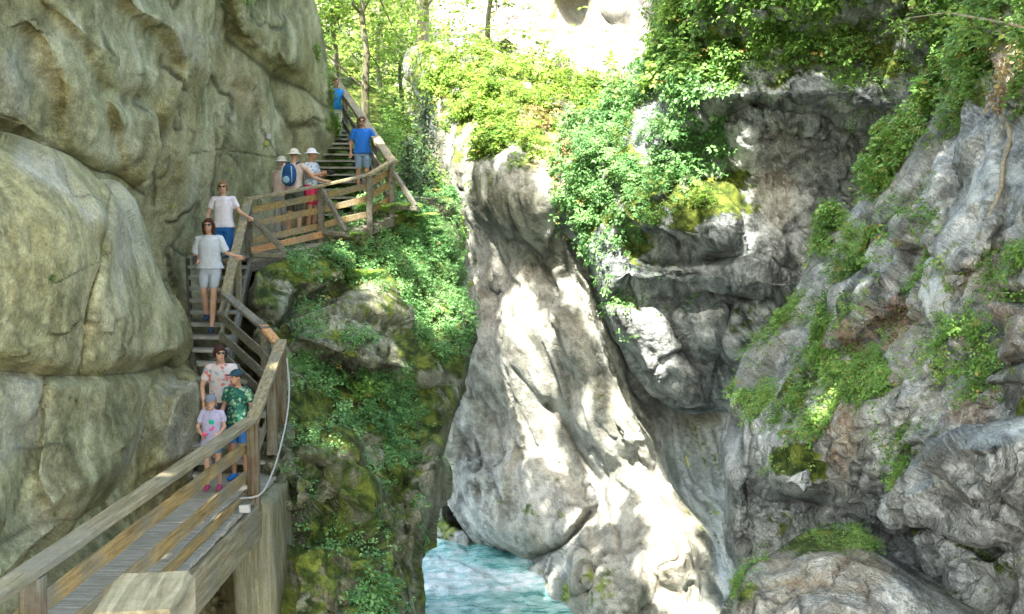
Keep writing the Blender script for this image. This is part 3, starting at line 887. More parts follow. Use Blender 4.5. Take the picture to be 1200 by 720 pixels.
def sprays(C, N, rng, leaves=(5, 8), reach=.10, size=.07, up=.5, droop=.25):
    """a rosette of leaves on a short stalk: what a herb or a twig end looks like from a few metres"""
    n = len(C)
    Nn = N * (1 - up) + np.array([0, 0, 1.0]) * up + .35 * rng.normal(size=(n, 3))
    Nn /= np.linalg.norm(Nn, axis=1, keepdims=True) + 1e-9
    T = rng.normal(size=(n, 3))
    T -= (T * Nn).sum(1, keepdims=True) * Nn
    T /= np.linalg.norm(T, axis=1, keepdims=True) + 1e-9
    B = np.cross(Nn, T)
    Vs, cols = [], []
    kmax = leaves[1]
    cnt = rng.integers(leaves[0], leaves[1] + 1, n)
    sc = rng.uniform(.55, 1.35, n) * np.clip(1 + .9 * fbm(C * .8 + 5, 2, 310), .55, 1.35)
    g = np.clip(.5 + .35 * fbm(C * 1.9, 3, 300) * 2 + .12 * rng.normal(size=n), 0, 1)
    dry = rng.random(n)
    for k in range(kmax):
        m = cnt > k
        a = 2 * math.pi * (k / cnt[m]) + rng.normal(size=m.sum()) * .3
        dirv = np.cos(a)[:, None] * T[m] + np.sin(a)[:, None] * B[m]
        s = sc[m][:, None]
        side = np.cross(Nn[m], dirv)
        tilt = rng.normal(size=(m.sum(), 1)) * .35
        side = side * np.cos(tilt) + Nn[m] * np.sin(tilt)
        r0 = C[m] + dirv * reach * s * .25
        tip = C[m] + dirv * (reach * .25 + size) * s - Nn[m] * size * droop * s * rng.uniform(.2, 1.6, (m.sum(), 1))
        midp = (r0 * .5 + tip * .5) + Nn[m] * size * .12 * s
        w = side * size * .30 * s
        Vs.append(np.stack([r0, midp + w, tip, midp - w], 1).reshape(-1, 3))
        c = np.stack([np.clip(.5 + .25 * rng.normal(size=m.sum()), 0, 1), g[m], dry[m], np.ones(m.sum())], -1)
        cols.append(np.repeat(c, 4, 0))
    V = np.concatenate(Vs)
    return V, np.arange(len(V)).reshape(-1, 4), np.concatenate(cols)


def build_leaves(name, V, Q, cols, mat, parent=None):
    return np_mesh(name, V, Q, mat, {'leafcol': cols}, parent=parent)


# ------------------------------------------------------------ unseen leaf layer added to block the sun; LIGHT decides where its gaps fall
LIGHT = [   # (polygon in the photograph, share of sun, softness, dapple)
    ([(372, -300), (372, 60), (400, 110), (450, 190), (500, 240), (560, 150), (640, 180), (700, 150), (760, 90), (770, -300)], 1.0, 12, .0),
    ([(500, 120), (545, 180), (548, 260), (540, 400), (515, 400), (500, 250)], .9, 8, .4),
    ([(560, 80), (700, 80), (760, 100), (700, 200), (690, 300), (650, 300), (620, 180), (560, 180)], .8, 10, .5),
    ([(740, 100), (870, 150), (870, 260), (760, 230), (700, 320), (680, 200)], .58, 14, .8),
    ([(622, 190), (656, 190), (652, 250), (668, 292), (652, 290), (630, 240)], 1.0, 5, .2),
    ([(640, 235), (660, 235), (700, 380), (750, 485), (800, 580), (848, 730), (815, 740), (800, 690), (760, 620), (735, 560), (722, 490), (690, 400), (668, 330)], .78, 4, .5),
    ([(700, 460), (735, 480), (760, 520), (810, 600), (830, 700), (775, 700), (745, 650), (716, 600), (690, 540)], .44, 8, .7),
    ([(583, 322), (610, 330), (642, 365), (650, 430), (620, 470), (596, 420), (580, 380)], .85, 6, .9),
    ([(560, 360), (600, 420), (640, 440), (700, 470), (700, 560), (670, 620), (600, 600), (545, 600), (540, 480)], .12, 16, 1.0),
    ([(566, 252), (584, 252), (584, 290), (570, 280)], 1.0, 4, .0),
    ([(400, 240), (540, 240), (545, 440), (480, 440), (420, 340)], .34, 16, .9),
    ([(380, 60), (400, 60), (470, 230), (400, 210)], .45, 10, .8),
    ([(850, -60), (1120, -60), (1060, 90), (900, 110), (800, 60)], .5, 20, .9),
    ([(1090, -60), (1260, -60), (1240, 150), (1160, 130)], .5, 14, .7),
    ([(940, 270), (1060, 270), (1060, 330), (960, 330)], .25, 12, .8),
    ([(950, 380), (1100, 330), (1060, 480), (960, 520)], .12, 16, .9),
]


def lightmap(px, py, p):
    v = np.zeros(len(px))
    n = fbm(p * np.array([1.3, .8, .7]) + 50, 3, 200, .6) * 1.5
    for poly, amt, soft, dap in LIGHT:
        s = sdf(poly, px, py)
        e = sstep(-soft, soft, s + (6 + 10 * dap) * n)
        if dap > .3:
            thr = (.5 - amt) * 1.3
            e = e * sstep(thr - .1, thr + .1, n)
        v = np.maximum(v, e)
    return np.clip(v, 0, 1)


def sun_blocker():
    vs, fs, n0 = [], [], 0
    for k, r in ROCKS.items():
        V = r['V']
        st = 3
        V = V[::st, ::st]
        n, m = V.shape[:2]
        I = np.arange(n * m).reshape(n, m) + n0
        ok = (r['S'][::st, ::st] > 0)
        q = ok[:-1, :-1] & ok[1:, 1:]
        Q = np.stack([I[:-1, :-1][q], I[1:, :-1][q], I[1:, 1:][q], I[:-1, 1:][q]], -1)
        vs.append(V.reshape(-1, 3)); fs.append(Q); n0 += n * m
    vs = np.concatenate(vs); fs = np.concatenate(fs)
    bvh = BVHTree.FromPolygons([Vector(v) for v in vs], [tuple(f) for f in fs])
    s = np.array(SUN)
    e1 = np.cross(s, [0, 0, 1]); e1 /= np.linalg.norm(e1)
    e2 = np.cross(e1, s)
    ctr = np.array([1.0, 24, -1]) - s * 26
    sp = .33
    A, B = np.meshgrid(np.arange(-34, 30, sp), np.arange(-26, 26, sp))
    A = A.ravel() + RNG.uniform(-.5, .5, A.size) * sp
    B = B.ravel() + RNG.uniform(-.5, .5, B.size) * sp
    C = ctr + A[:, None] * e1 + B[:, None] * e2
    keep = np.zeros(len(C), bool)
    hit = np.zeros((len(C), 3))
    sv = Vector(s)
    for k in range(len(C)):
        h = bvh.ray_cast(Vector(C[k]), sv, 120)
        keep[k] = True
        hit[k] = h[0] if h[0] is not None else (-50, 10, 0)
    px, py = pix(hit)
    px[hit[:, 1] < 1] = -3000
    inside = keep & (C[:, 2] > 6)
    C, hit, px, py = C[inside], hit[inside], px[inside], py[inside]
    lit = lightmap(px, py, hit)
    rng = np.random.default_rng(5)
    go = rng.random(len(C)) > lit
    C = C[go]
    C = C - s * rng.uniform(-2.5, 2.5, (len(C), 1))          # leaves spread along the sun ray; the shade falls in the same place
    # second look, from the stone towards the sun: fill the holes that would light what lies in shade
    n = len(C)
    V, Q = leaf_quads(C, np.tile(-s, (n, 1)), rng.uniform(.66, .9, n), rng, ratio=.85, jitter=.25)
    b2 = BVHTree.FromPolygons([Vector(v) for v in V], [tuple(q) for q in Q.tolist()])
    extra = []
    for k, r in ROCKS.items():
        st = max(1, int(9 / r['step']))
        W = r['V'][::st, ::st][r['S'][::st, ::st] > 0]
        qx, qy = pix(W)
        ok = (qx > -30) & (qx < 1230) & (qy > -30) & (qy < 740)
        W, qx, qy = W[ok], qx[ok], qy[ok]
        lm = lightmap(qx, qy, W)
        for w in W[lm < .12]:
            w = Vector(w)
            o_ = w - sv * .25
            if bvh.ray_cast(o_, -sv, 120)[0] is None and b2.ray_cast(o_, -sv, 120)[0] is None:
                extra.append(w - sv * (26 + rng.uniform(-2, 2)))
    extra = np.array([tuple(e) for e in extra])
    if len(extra):
        extra = extra[extra[:, 2] > 6]
        C = np.concatenate([C, extra])
    # last look: take away the added leaves that stand in front of the sun patches
    n = len(C)
    V, Q = leaf_quads(C, np.tile(-s, (n, 1)), rng.uniform(.66, .9, n), rng, ratio=.85, jitter=.25)
    c = np.repeat(np.stack([rng.random(n), rng.random(n), rng.random(n) * .9, np.ones(n)], -1), 4, 0)
    b2 = BVHTree.FromPolygons([Vector(v) for v in V], [tuple(q) for q in Q.tolist()])
    gone = np.zeros(n, bool)
    for k, r in ROCKS.items():
        if k not in ('wall', 'mid', 'crop'): continue
        st = 4
        W = r['V'][::st, ::st][r['S'][::st, ::st] > 0]
        qx, qy = pix(W)
        W, qx, qy = W[qy > 60], qx[qy > 60], qy[qy > 60]
        lm = lightmap(qx, qy, W)
        for w in W[lm > .7]:
            o_ = Vector(w) - sv * 3
            for _ in range(8):
                h = b2.ray_cast(o_, -sv, 60)
                if h[0] is None: break
                gone[h[2]] = True
                o_ = h[0] - sv * .02
    print('filled', len(extra), 'opened', gone.sum(), 'of', n)
    V = V.reshape(n, 4, 3)[~gone].reshape(-1, 3); c = c.reshape(n, 4, 4)[~gone].reshape(-1, 4)
    Q = np.arange(len(V)).reshape(-1, 4)
    o = build_leaves('sun_blocker_leaves', V, Q, c, M['sun_blocker'])
    tag(o, 'unseen leaf layer added overhead to block the sun and shape its dapples', 'sun blocker', kind='stuff')
    return len(V) // 4


print('sun_blocker', sun_blocker())
# ------------------------------------------------------------ ground cover on the rock
def scatter(name, label, cat, patches, mat, leaves=(4, 7), seed=0, dry=0):
    """patches: (rock key, polygon in the photograph, sprays per m2, height, leaf size, softness)"""
    rng = np.random.default_rng(seed)
    VS, QS, CS, off = [], [], [], 0
    for key, poly, dens, h, size, soft in patches:
        R = ROCKS[key]
        V, N, X, Y, S = R['V'], R['N'], R['X'], R['Y'], R['S']
        a = np.zeros(X.shape)
        du = np.linalg.norm(np.diff(V, axis=1), axis=-1)[:-1]
        dv = np.linalg.norm(np.diff(V, axis=0), axis=-1)[:, :-1]
        a[:-1, :-1] = np.minimum(du * dv, .02)
        s = sdf(poly, X, Y)
        n1 = fbm(V * 1.1 + 31, 4, 400 + seed, .6) * 1.6
        n2 = fbm(V * 3.3 + 31, 3, 410 + seed, .6) * 1.6
        m = sstep(-soft, soft, s + n1 * soft * 1.6) * np.clip(.42 + 1.3 * n1 + 1.2 * n2, 0, 1.5) * (S > 0)
        m = m * np.clip(.45 + .9 * (N[..., 2] + .25), .25, 1.2)
        w = (a * m).ravel()
        tot = w.sum()
        n = int(tot * dens * .62)
        if n < 3: continue
        pick = rng.choice(len(w), n, p=w / tot)
        C = V.reshape(-1, 3)[pick]
        Nn = N.reshape(-1, 3)[pick]
        C = C + rng.normal(size=C.shape) * .035
        hh = h * (.15 + rng.random(n) ** 1.3) * np.clip(.7 + 1.0 * n2.ravel()[pick], .2, 1.6)
        C = C + Nn * (hh * .5)[:, None] + np.array([0, 0, 1.0]) * (hh * .5)[:, None] + .02
        v, q, c = sprays(C, Nn, rng, leaves, reach=size * 1.1, size=size, up=.55)
        if dry: c[:, 2] = np.where(rng.random(len(c) // 4).repeat(4) < dry, 1, c[:, 2])
        VS.append(v); QS.append(q + off); CS.append(c); off += len(v)
    o = build_leaves(name, np.concatenate(VS), np.concatenate(QS), np.concatenate(CS), mat)
    tag(o, label, cat, kind='stuff')
    return o


scatter('undergrowth', 'low leafy herbs covering the mossy outcrop below the wooden walkway', 'undergrowth', [
    ('crop', [(345, 292), (420, 285), (455, 250), (500, 240), (530, 235), (545, 330), (548, 430), (515, 420), (470, 345), (420, 340), (400, 318), (370, 330), (345, 320)], 640, .18, .048, 10),
    ('crop', [(385, 260), (450, 240), (520, 250), (540, 330), (520, 400), (470, 330), (420, 320)], 460, .22, .05, 8),
    ('crop', [(333, 422), (380, 440), (470, 440), (506, 450), (502, 478), (450, 505), (400, 500), (350, 470), (333, 460)], 1200, .2, .045, 8),
    ('crop', [(350, 340), (380, 345), (372, 420), (340, 390)], 260, .15, .05, 8),
    ('crop', [(395, 385), (440, 385), (430, 410), (400, 412)], 500, .12, .05, 6),
    ('crop', [(335, 500), (500, 500), (500, 640), (335, 640)], 150, .1, .04, 14),
    ('crop', [(335, 500), (380, 500), (370, 560), (335, 560)], 300, .1, .045, 8),
    ('crop', [(440, 505), (475, 510), (470, 560), (440, 550)], 400, .1, .05, 8),
    ('crop', [(410, 695), (450, 690), (455, 740), (405, 740)], 500, .12, .05, 6),
    ('crop', [(370, 640), (440, 640), (440, 690), (360, 690)], 90, .1, .045, 10),
    ('crop', [(335, 590), (370, 590), (360, 640), (335, 640)], 160, .1, .045, 8),
], M['leaf_blue'], seed=1)
scatter('undergrowth', 'hanging leafy greenery over the middle cliff between sunny wall and grey roof', 'undergrowth', [
    ('mid', [(655, 150), (720, 130), (760, 90), (840, 110), (850, 200), (800, 240), (740, 300), (700, 300), (680, 280), (655, 220)], 260, .5, .085, 12),
    ('mid', [(690, 170), (790, 150), (780, 230), (720, 290), (690, 250)], 260, .6, .09, 10),
    ('mid', [(765, 130), (845, 120), (850, 200), (790, 215)], 300, .5, .085, 10),
    ('mid', [(690, 320), (760, 310), (740, 400), (710, 380)], 90, .12, .07, 8),
    ('mid', [(760, 330), (860, 345), (850, 380), (780, 380)], 25, .1, .06, 8),
], M['leaf_blue'], seed=2)
scatter('undergrowth', 'thick leafy growth along the brow above the overhanging grey rock roof', 'undergrowth', [
    ('mid', [(752, -60), (1240, -60), (1240, 70), (1100, 95), (1050, 110), (1000, 78), (940, 72), (880, 95), (830, 90), (800, 120), (765, 110)], 500, .5, .09, 10),
    ('mid', [(752, -60), (1240, -60), (1240, 40), (1100, 75), (960, 50), (880, 60), (770, 90)], 420, .8, .1, 10),
    ('mid', [(965, 90), (1030, 80), (1060, 130), (1000, 150)], 320, .25, .07, 8),
], M['leaf'], seed=3)
scatter('undergrowth', 'patchy herbs and grass over the sloping rock on the right', 'undergrowth', [
    ('slope', [(990, 200), (1050, 140), (1095, 60), (1190, -20), (1300, -40), (1260, 90), (1180, 100), (1130, 150), (1080, 170), (1030, 230), (1000, 240)], 714, .4, .07, 10),
    ('slope', [(950, 290), (985, 270), (1045, 290), (1040, 330), (990, 335), (950, 330)], 1190, .25, .055, 6),
    ('slope', [(866, 465), (900, 460), (960, 440), (1030, 425), (1035, 460), (980, 480), (960, 520), (900, 520), (870, 500)], 1054, .14, .045, 8),
    ('slope', [(918, 365), (965, 350), (970, 385), (925, 400)], 714, .12, .045, 6),
    ('slope', [(950, 400), (1000, 420), (1010, 450), (960, 440)], 714, .12, .045, 8),
    ('slope', [(1095, 375), (1145, 380), (1150, 410), (1100, 410)], 1190, .15, .045, 6),
    ('slope', [(1105, 315), (1150, 310), (1150, 340), (1110, 345)], 1020, .15, .045, 6),
    ('slope', [(1020, 510), (1085, 505), (1080, 530), (1030, 545)], 1190, .13, .045, 6),
    ('slope', [(1090, 430), (1190, 425), (1190, 480), (1100, 490)], 714, .12, .04, 8),
    ('slope', [(1150, 300), (1240, 290), (1240, 340), (1160, 345)], 510, .12, .04, 8),
    ('slope', [(1180, 90), (1210, 90), (1210, 180), (1190, 170)], 510, .12, .05, 6),
    ('slope', [(900, 380), (960, 350), (1030, 400), (1000, 470), (930, 450)], 260, .12, .045, 14),
    ('slope', [(1080, 320), (1200, 300), (1210, 460), (1100, 500)], 200, .12, .045, 16),
    ('slope', [(1010, 230), (1100, 200), (1090, 300), (1030, 300)], 160, .12, .045, 12),
    ('slope', [(880, 385), (1100, 330), (1150, 460), (900, 560)], 93, .1, .04, 16),
    ('slope', [(1040, 540), (1070, 545), (1065, 580), (1045, 575)], 595, .1, .04, 5),
    ('boulder', [(855, 690), (900, 655), (900, 690), (870, 715)], 595, .1, .035, 6),
    ('boulder', [(940, 625), (1010, 618), (1030, 645), (960, 645)], 442, .06, .03, 5),
], M['leaf'], seed=4, dry=.06)
scatter('undergrowth', 'sunlit yellow-green bushes clothing the top of the central washed wall', 'undergrowth', [
    ('wall', [(495, 80), (560, 60), (640, 95), (720, 115), (720, 200), (650, 190), (610, 175), (560, 175), (530, 160), (505, 130)], 200, .6, .10, 12),
    ('wall', [(560, 130), (620, 140), (640, 190), (600, 195), (560, 185)], 260, .5, .10, 10),
    ('wall', [(500, 230), (540, 230), (540, 290), (512, 280)], 260, .3, .09, 8),
    ('wall', [(505, 90), (560, 100), (560, 150), (520, 150)], 120, .5, .1, 8),
], M['leaf_sun'], seed=5, dry=.05)
scatter('undergrowth', 'dry ochre grass hanging from the sunny brow beside the bushes', 'dry grass', [
    ('wall', [(600, 130), (660, 120), (665, 190), (625, 190)], 160, .3, .12, 8),
    ('mid', [(655, 160), (690, 170), (690, 290), (665, 280)], 120, .3, .10, 8),
    ('slope', [(1165, 40), (1230, 40), (1220, 130), (1175, 130)], 250, .25, .08, 8),
], M['dry'], leaves=(3, 5), seed=6)
scatter('undergrowth', 'bright woodland floor and saplings beyond the upper stairs', 'undergrowth', [
    ('far', [(360, -80), (500, -80), (520, 120), (510, 260), (380, 260)], 26, 2.2, .2, 20),
    ('far', [(500, 60), (640, 60), (760, 90), (760, 180), (500, 200)], 16, 1.2, .2, 16),
    ('far', [(540, -20), (600, -40), (640, 60), (560, 60)], 9, 1.0, .2, 16),
], M['leaf_sun'], seed=7)
scatter('undergrowth', 'herbs and seedlings on the bank under and beside the upper stairs', 'undergrowth', [
    ('bank', [(380, 190), (440, 190), (450, 280), (380, 290)], 240, .2, .07, 8),
    ('bank', [(440, 130), (500, 180), (540, 300), (480, 300), (450, 230)], 170, .3, .08, 10),
    ('bank', [(440, 110), (480, 150), (480, 200), (440, 170)], 90, .5, .1, 8),
], M['leaf'], seed=9)
scatter('undergrowth', 'moss fringe and tiny plants on the edge of the left rock wall', 'undergrowth', [
    ('left', [(372, 60), (384, 60), (402, 120), (402, 165), (388, 160), (385, 120)], 500, .12, .06, 5),
    ('left', [(255, -10), (300, -10), (296, 4), (262, 6)], 200, .1, .05, 4),
    ('left', [(395, 190), (400, 240), (375, 262), (378, 225)], 400, .15, .06, 5),
], M['leaf_sun'], seed=8)


# ------------------------------------------------------------ tubes, shrubs, ferns, trees
def tube_data(pts, rads, n=7):
    pts = [Vector(p) for p in pts]
    V, Fs = [], []
    up = None
    for k, p in enumerate(pts):
        d = (pts[min(k + 1, len(pts) - 1)] - pts[max(k - 1, 0)]).normalized()
        if up is None:
            up = d.orthogonal().normalized()
        up = (up - d * up.dot(d)).normalized()
        b = d.cross(up)
        for j in range(n):
            a = 2 * math.pi * j / n
            V.append(p + (up * math.cos(a) + b * math.sin(a)) * rads[k])
    for k in range(len(pts) - 1):
        for j in range(n):
            Fs.append((k * n + j, k * n + (j + 1) % n, (k + 1) * n + (j + 1) % n, (k + 1) * n + j))
    Fs.append(tuple(range(n - 1, -1, -1)))
    Fs.append(tuple((len(pts) - 1) * n + j for j in range(n)))
    return V, Fs


def join(parts):
    V, Fs = [], []
    for v, f in parts:
        o = len(V)
        V += list(v)
        Fs += [tuple(i + o for i in q) for q in f]
    return V, Fs


def wander(a, b, n, amp, rnd):
    a, b = Vector(a), Vector(b)
    out = []
    for k in range(n + 1):
        t = k / n
        p = a.lerp(b, t)
        if 0 < k < n: p += Vector((rnd.uniform(-amp, amp), rnd.uniform(-amp, amp), rnd.uniform(-amp, amp)))
        out.append(p)
    return out


def shrub(name, label, base, r, mat, nspray, size, seed, group=None, hang=0.0, cat='shrub', out=Vector((0, -.6, .5)), squash=.8):
    """a rooted bush: stems that fork towards spray clumps"""
    rnd = random.Random(seed)
    rng = np.random.default_rng(seed)
    e = empty(name, base)
    tag(e, label, cat, group)
    o = Vector(out).normalized()
    ends, parts = [], []
    for k in range(9):
        d = (o + Vector((rnd.gauss(0, .55), rnd.gauss(0, .55), rnd.gauss(0, .4)))).normalized() * r * rnd.uniform(.6, 1.15)
        d.z -= hang * d.length * .7
        pts = wander((0, 0, 0), d, 4, r * .06, rnd)
        parts.append(tube_data(pts, [r * .022, r * .018, r * .014, r * .01, r * .005], 5))
        ends += pts[2:]
        for q in range(2):
            s = pts[2 + q]
            d2 = s + Vector((rnd.gauss(0, .3), rnd.gauss(0, .3), rnd.gauss(.05, .25))) * r
            parts.append(tube_data(wander(s, d2, 2, r * .03, rnd), [r * .01, r * .007, r * .004], 4))
            ends.append(d2)
    v, f = join(parts)
    mesh_obj('stem', v, f, M['bark'], e)
    E = np.array([tuple(p) for p in ends])
    C = E[rng.integers(0, len(E), nspray)] + rng.normal(size=(nspray, 3)) * r * np.array([.17, .17, .14])
    N = C / (np.linalg.norm(C, axis=1, keepdims=True) + .05) + np.array(o) * .4
    V, Q, c = sprays(C + np.array(base), N, rng, (4, 7), size * 1.1, size, .55)
    V = V - np.array(base)
    build_leaves('foliage', V, Q, c, mat, e)
    return e


SHR = [  # rock, px, py, radius, sprays, leaf, material, hang, label
    ('mid', 800, 150, .85, 420, .085, 'leaf_blue', .2, 'round blue-green bush on the ledge left of the smooth grey rock panel'),
    ('mid', 700, 175, .8, 420, .09, 'leaf_blue', .2, 'dense bush right of the sunlit rock notch, above the long green ledge'),
    ('mid', 735, 205, .75, 380, .09, 'leaf_blue', .3, 'spreading bush in the middle of the hanging greenery'),
    ('mid', 825, 235, .45, 220, .07, 'leaf_sun', .1, 'yellow-green mossy tuft on the shelf under the round bush'),
    ('mid', 690, 262, .5, 240, .08, 'leaf_blue', .5, 'small bush hanging at the lower end of the green ledge'),
    ('mid', 760, 255, .5, 220, .08, 'leaf', .3, 'pale bush above the dark horizontal rock shelf'),
    ('mid', 860, 60, .9, 420, .09, 'leaf', .6, 'bush drooping over the left corner of the rock roof'),
    ('mid', 940, 45, 1.0, 480, .09, 'leaf', .5, 'broad bush drooping over the middle of the rock roof'),
    ('mid', 1010, 50, .8, 360, .09, 'leaf', .6, 'bush drooping over the right corner of the rock roof'),
    ('mid', 800, 25, 1.0, 460, .1, 'leaf_sun', .4, 'mossy green bush at the corner beside the bright far wall'),
    ('mid', 775, 75, .7, 260, .09, 'leaf_sun', .8, 'trailing growth hanging down beside the bright far wall'),
    ('wall', 590, 165, .75, 360, .1, 'leaf_sun', .2, 'bush growing straight above the dark overhanging block of the wall'),
    ('wall', 640, 125, .8, 340, .1, 'leaf_sun', .1, 'sunlit bush on the crest left of the dry hanging grass'),
    ('wall', 570, 110, .8, 320, .11, 'leaf_sun', .1, 'pale sunlit bush below the thin leaning trunk'),
    ('wall', 690, 120, .8, 360, .1, 'leaf', .1, 'green bush at the foot of the white sunlit wall'),
    ('wall', 525, 262, .5, 220, .09, 'leaf_sun', .5, 'yellow mossy clump on the narrow sunlit rock pillar'),
    ('slope', 1035, 215, .5, 260, .06, 'leaf', .1, 'low bush on the skyline of the right slope below the roof'),
    ('slope', 1075, 165, .55, 260, .06, 'leaf', .1, 'low bush higher on the skyline of the right slope'),
    ('slope', 1150, 60, .6, 300, .06, 'leaf', .3, 'leafy bush under the overhanging maple twig'),
    ('slope', 1000, 300, .38, 200, .05, 'leaf', .4, 'bush on the prow of the right slope facing the gorge'),
    ('slope', 905, 490, .25, 150, .04, 'leaf', .1, 'small bush just above the yellow moss cushion on the slope'),
    ('slope', 1125, 395, .25, 140, .04, 'leaf', .1, 'little bush beside the pale vertical rock band on the slope'),
    ('crop', 430, 460, .42, 260, .05, 'leaf', .1, 'little sapling bush on the green shelf of the mossy outcrop'),
    ('crop', 505, 300, .4, 220, .06, 'leaf_blue', .3, 'bush at the right rim of the mossy outcrop beside the light pillar'),
    ('crop', 385, 300, .3, 180, .055, 'leaf_blue', .3, 'small bush on the outcrop directly below the slanting rail brace'),
]
for k, (key, px, py, r, ns, ls, mt, hg, lab) in enumerate(SHR):
    p, n = on(key, px, py)
    o = Vector((n.x * .6, n.y * .6 - .2, n.z * .4 + .55))
    shrub('shrub', lab, p - n * .05, r * .8, M[mt], int(ns * .8), ls, 500 + k, hang=hg, out=o)


def fern(label, base, r, n, seed, mat='leaf'):
    rng = np.random.default_rng(seed)
    e = empty('fern', base)
    tag(e, label, 'fern', 'ferns below the walkway')
    for k in range(n):
        a = 2 * math.pi * k / n + rng.normal() * .2
        L = r * rng.uniform(.8, 1.15)
        d = np.array([math.cos(a), math.sin(a), 0])
        s = np.array([-math.sin(a), math.cos(a), 0])
        VS = []
        N = 22
        pts = []
        for j in range(N):
            t = j / (N - 1)
            p = d * L * (t * .85) + np.array([0, 0, 1]) * L * (.95 * t - .75 * t * t)
            pts.append(p)
        for j in range(2, N - 1):
            t = j / (N - 1)
            w = L * .30 * math.sin(math.pi * min(1, (t * .9 + .12))) ** .8
            q = L / N * .55
            f = (pts[j + 1] - pts[j]); f /= np.linalg.norm(f)
            for sg in (-1, 1):
                tip = pts[j] + s * sg * w + f * w * .35 - np.array([0, 0, w * .18])
                mid = (pts[j] + tip) / 2
                VS.append([pts[j], mid + f * q, tip, mid - f * q])
        V = np.array(VS).reshape(-1, 3)
        c = np.tile([.55 + .2 * rng.normal(), .6, .2, 1], (len(V), 1))
        build_leaves('frond', V, np.arange(len(V)).reshape(-1, 4), c, M[mat], e)
    return e


FERNS = [(457, 262, .75, 'tallest pale green fern, beside the brace foot of the upper railing'), (484, 268, .5, 'smaller fern right of the tall fern under the railing'),
         (410, 282, .45, 'fern growing beneath the middle railing post'), (430, 330, .4, 'fern halfway down the green flank of the outcrop')]
for k, (px, py, r, lab) in enumerate(FERNS):
    p, n = on('crop', px, py)
    fern(lab, p + Vector((0, -.15, .1)), r * 1.15, 11, 700 + k, 'leaf_sun')


def tree(name, label, base, top, r0, crown_c, crown_r, nspray, leaf, mat, bark, seed, group=None):
    rnd = random.Random(seed)
    rng = np.random.default_rng(seed)
    base = Vector(base); top = Vector(top)
    e = empty(name, base)
    tag(e, label, 'tree', group)
    H = top - base
    pts = wander((0, 0, 0), H, 7, H.length * .012, rnd)
    parts = [tube_data(pts, [r0 * (1 - .75 * k / 7) for k in range(8)], 9)]
    ends = []
    cc = Vector(crown_c) - base
    for k in range(16):
        s = pts[rnd.randint(2, 7)]
        d = cc + Vector((rnd.gauss(0, .6), rnd.gauss(0, .6), rnd.gauss(0, .55))) * crown_r
        q = wander(s, d, 4, crown_r * .08, rnd)
        parts.append(tube_data(q, [r0 * .3, r0 * .22, r0 * .15, r0 * .1, r0 * .05], 5))
        ends += q[2:]
        for _ in range(2):
            d2 = q[3] + Vector((rnd.gauss(0, .35), rnd.gauss(0, .35), rnd.gauss(0, .3))) * crown_r
            parts.append(tube_data([q[3], d2], [r0 * .08, r0 * .03], 4)); ends.append(d2)
    v, f = join(parts)
    mesh_obj('trunk', v, f, bark, e, True)
    E = np.array([tuple(p) for p in ends])
    C = E[rng.integers(0, len(E), nspray)] + rng.normal(size=(nspray, 3)) * crown_r * .17
    b = np.array(base)
    V, Q, c = sprays(C + b, C * 0 + np.array([0, -.3, 1.0]), rng, (4, 7), leaf, leaf, .6)
    build_leaves('crown', V - b, Q, c, mat, e)
    return e


tree('broadleaf_tree', 'mossy slender tree leaning beside the upper stair rail', P(432, 190, 37), P(423, -120, 36), .16, P(430, -60, 37), 3.2, 1500, .14, M['leaf_sun'], M['bark'], 1)
tree('broadleaf_tree', 'thin pale double trunk right of the mossy slender tree', P(448, 150, 44), P(436, -80, 44), .11, P(450, 20, 44), 3.0, 900, .15, M['leaf_sun'], M['pale_bark'], 2)
tree('broadleaf_tree', 'grey dead-looking trunk standing at the edge of the white wall', P(497, 80, 42), P(492, -160, 42), .28, P(470, -70, 42), 3.5, 900, .15, M['leaf_sun'], M['pale_bark'], 3)
tree('broadleaf_tree', 'thin mossy trunk rising in front of the white sunlit wall', P(571, 78, 38), P(582, -140, 38), .10, P(590, -110, 38), 2.2, 700, .13, M['leaf_sun'], M['bark'], 4)
tree('broadleaf_tree', 'leafy sapling crowding the top of the staircase', P(395, 120, 42), P(385, -80, 42), .1, P(388, 30, 42), 2.6, 1300, .14, M['leaf_sun'], M['bark'], 5)
tree('broadleaf_tree', 'bright bushy sapling between the two leaning trunks', P(470, 150, 47), P(468, -60, 47), .1, P(470, 80, 47), 2.6, 1100, .15, M['leaf_sun'], M['bark'], 6)


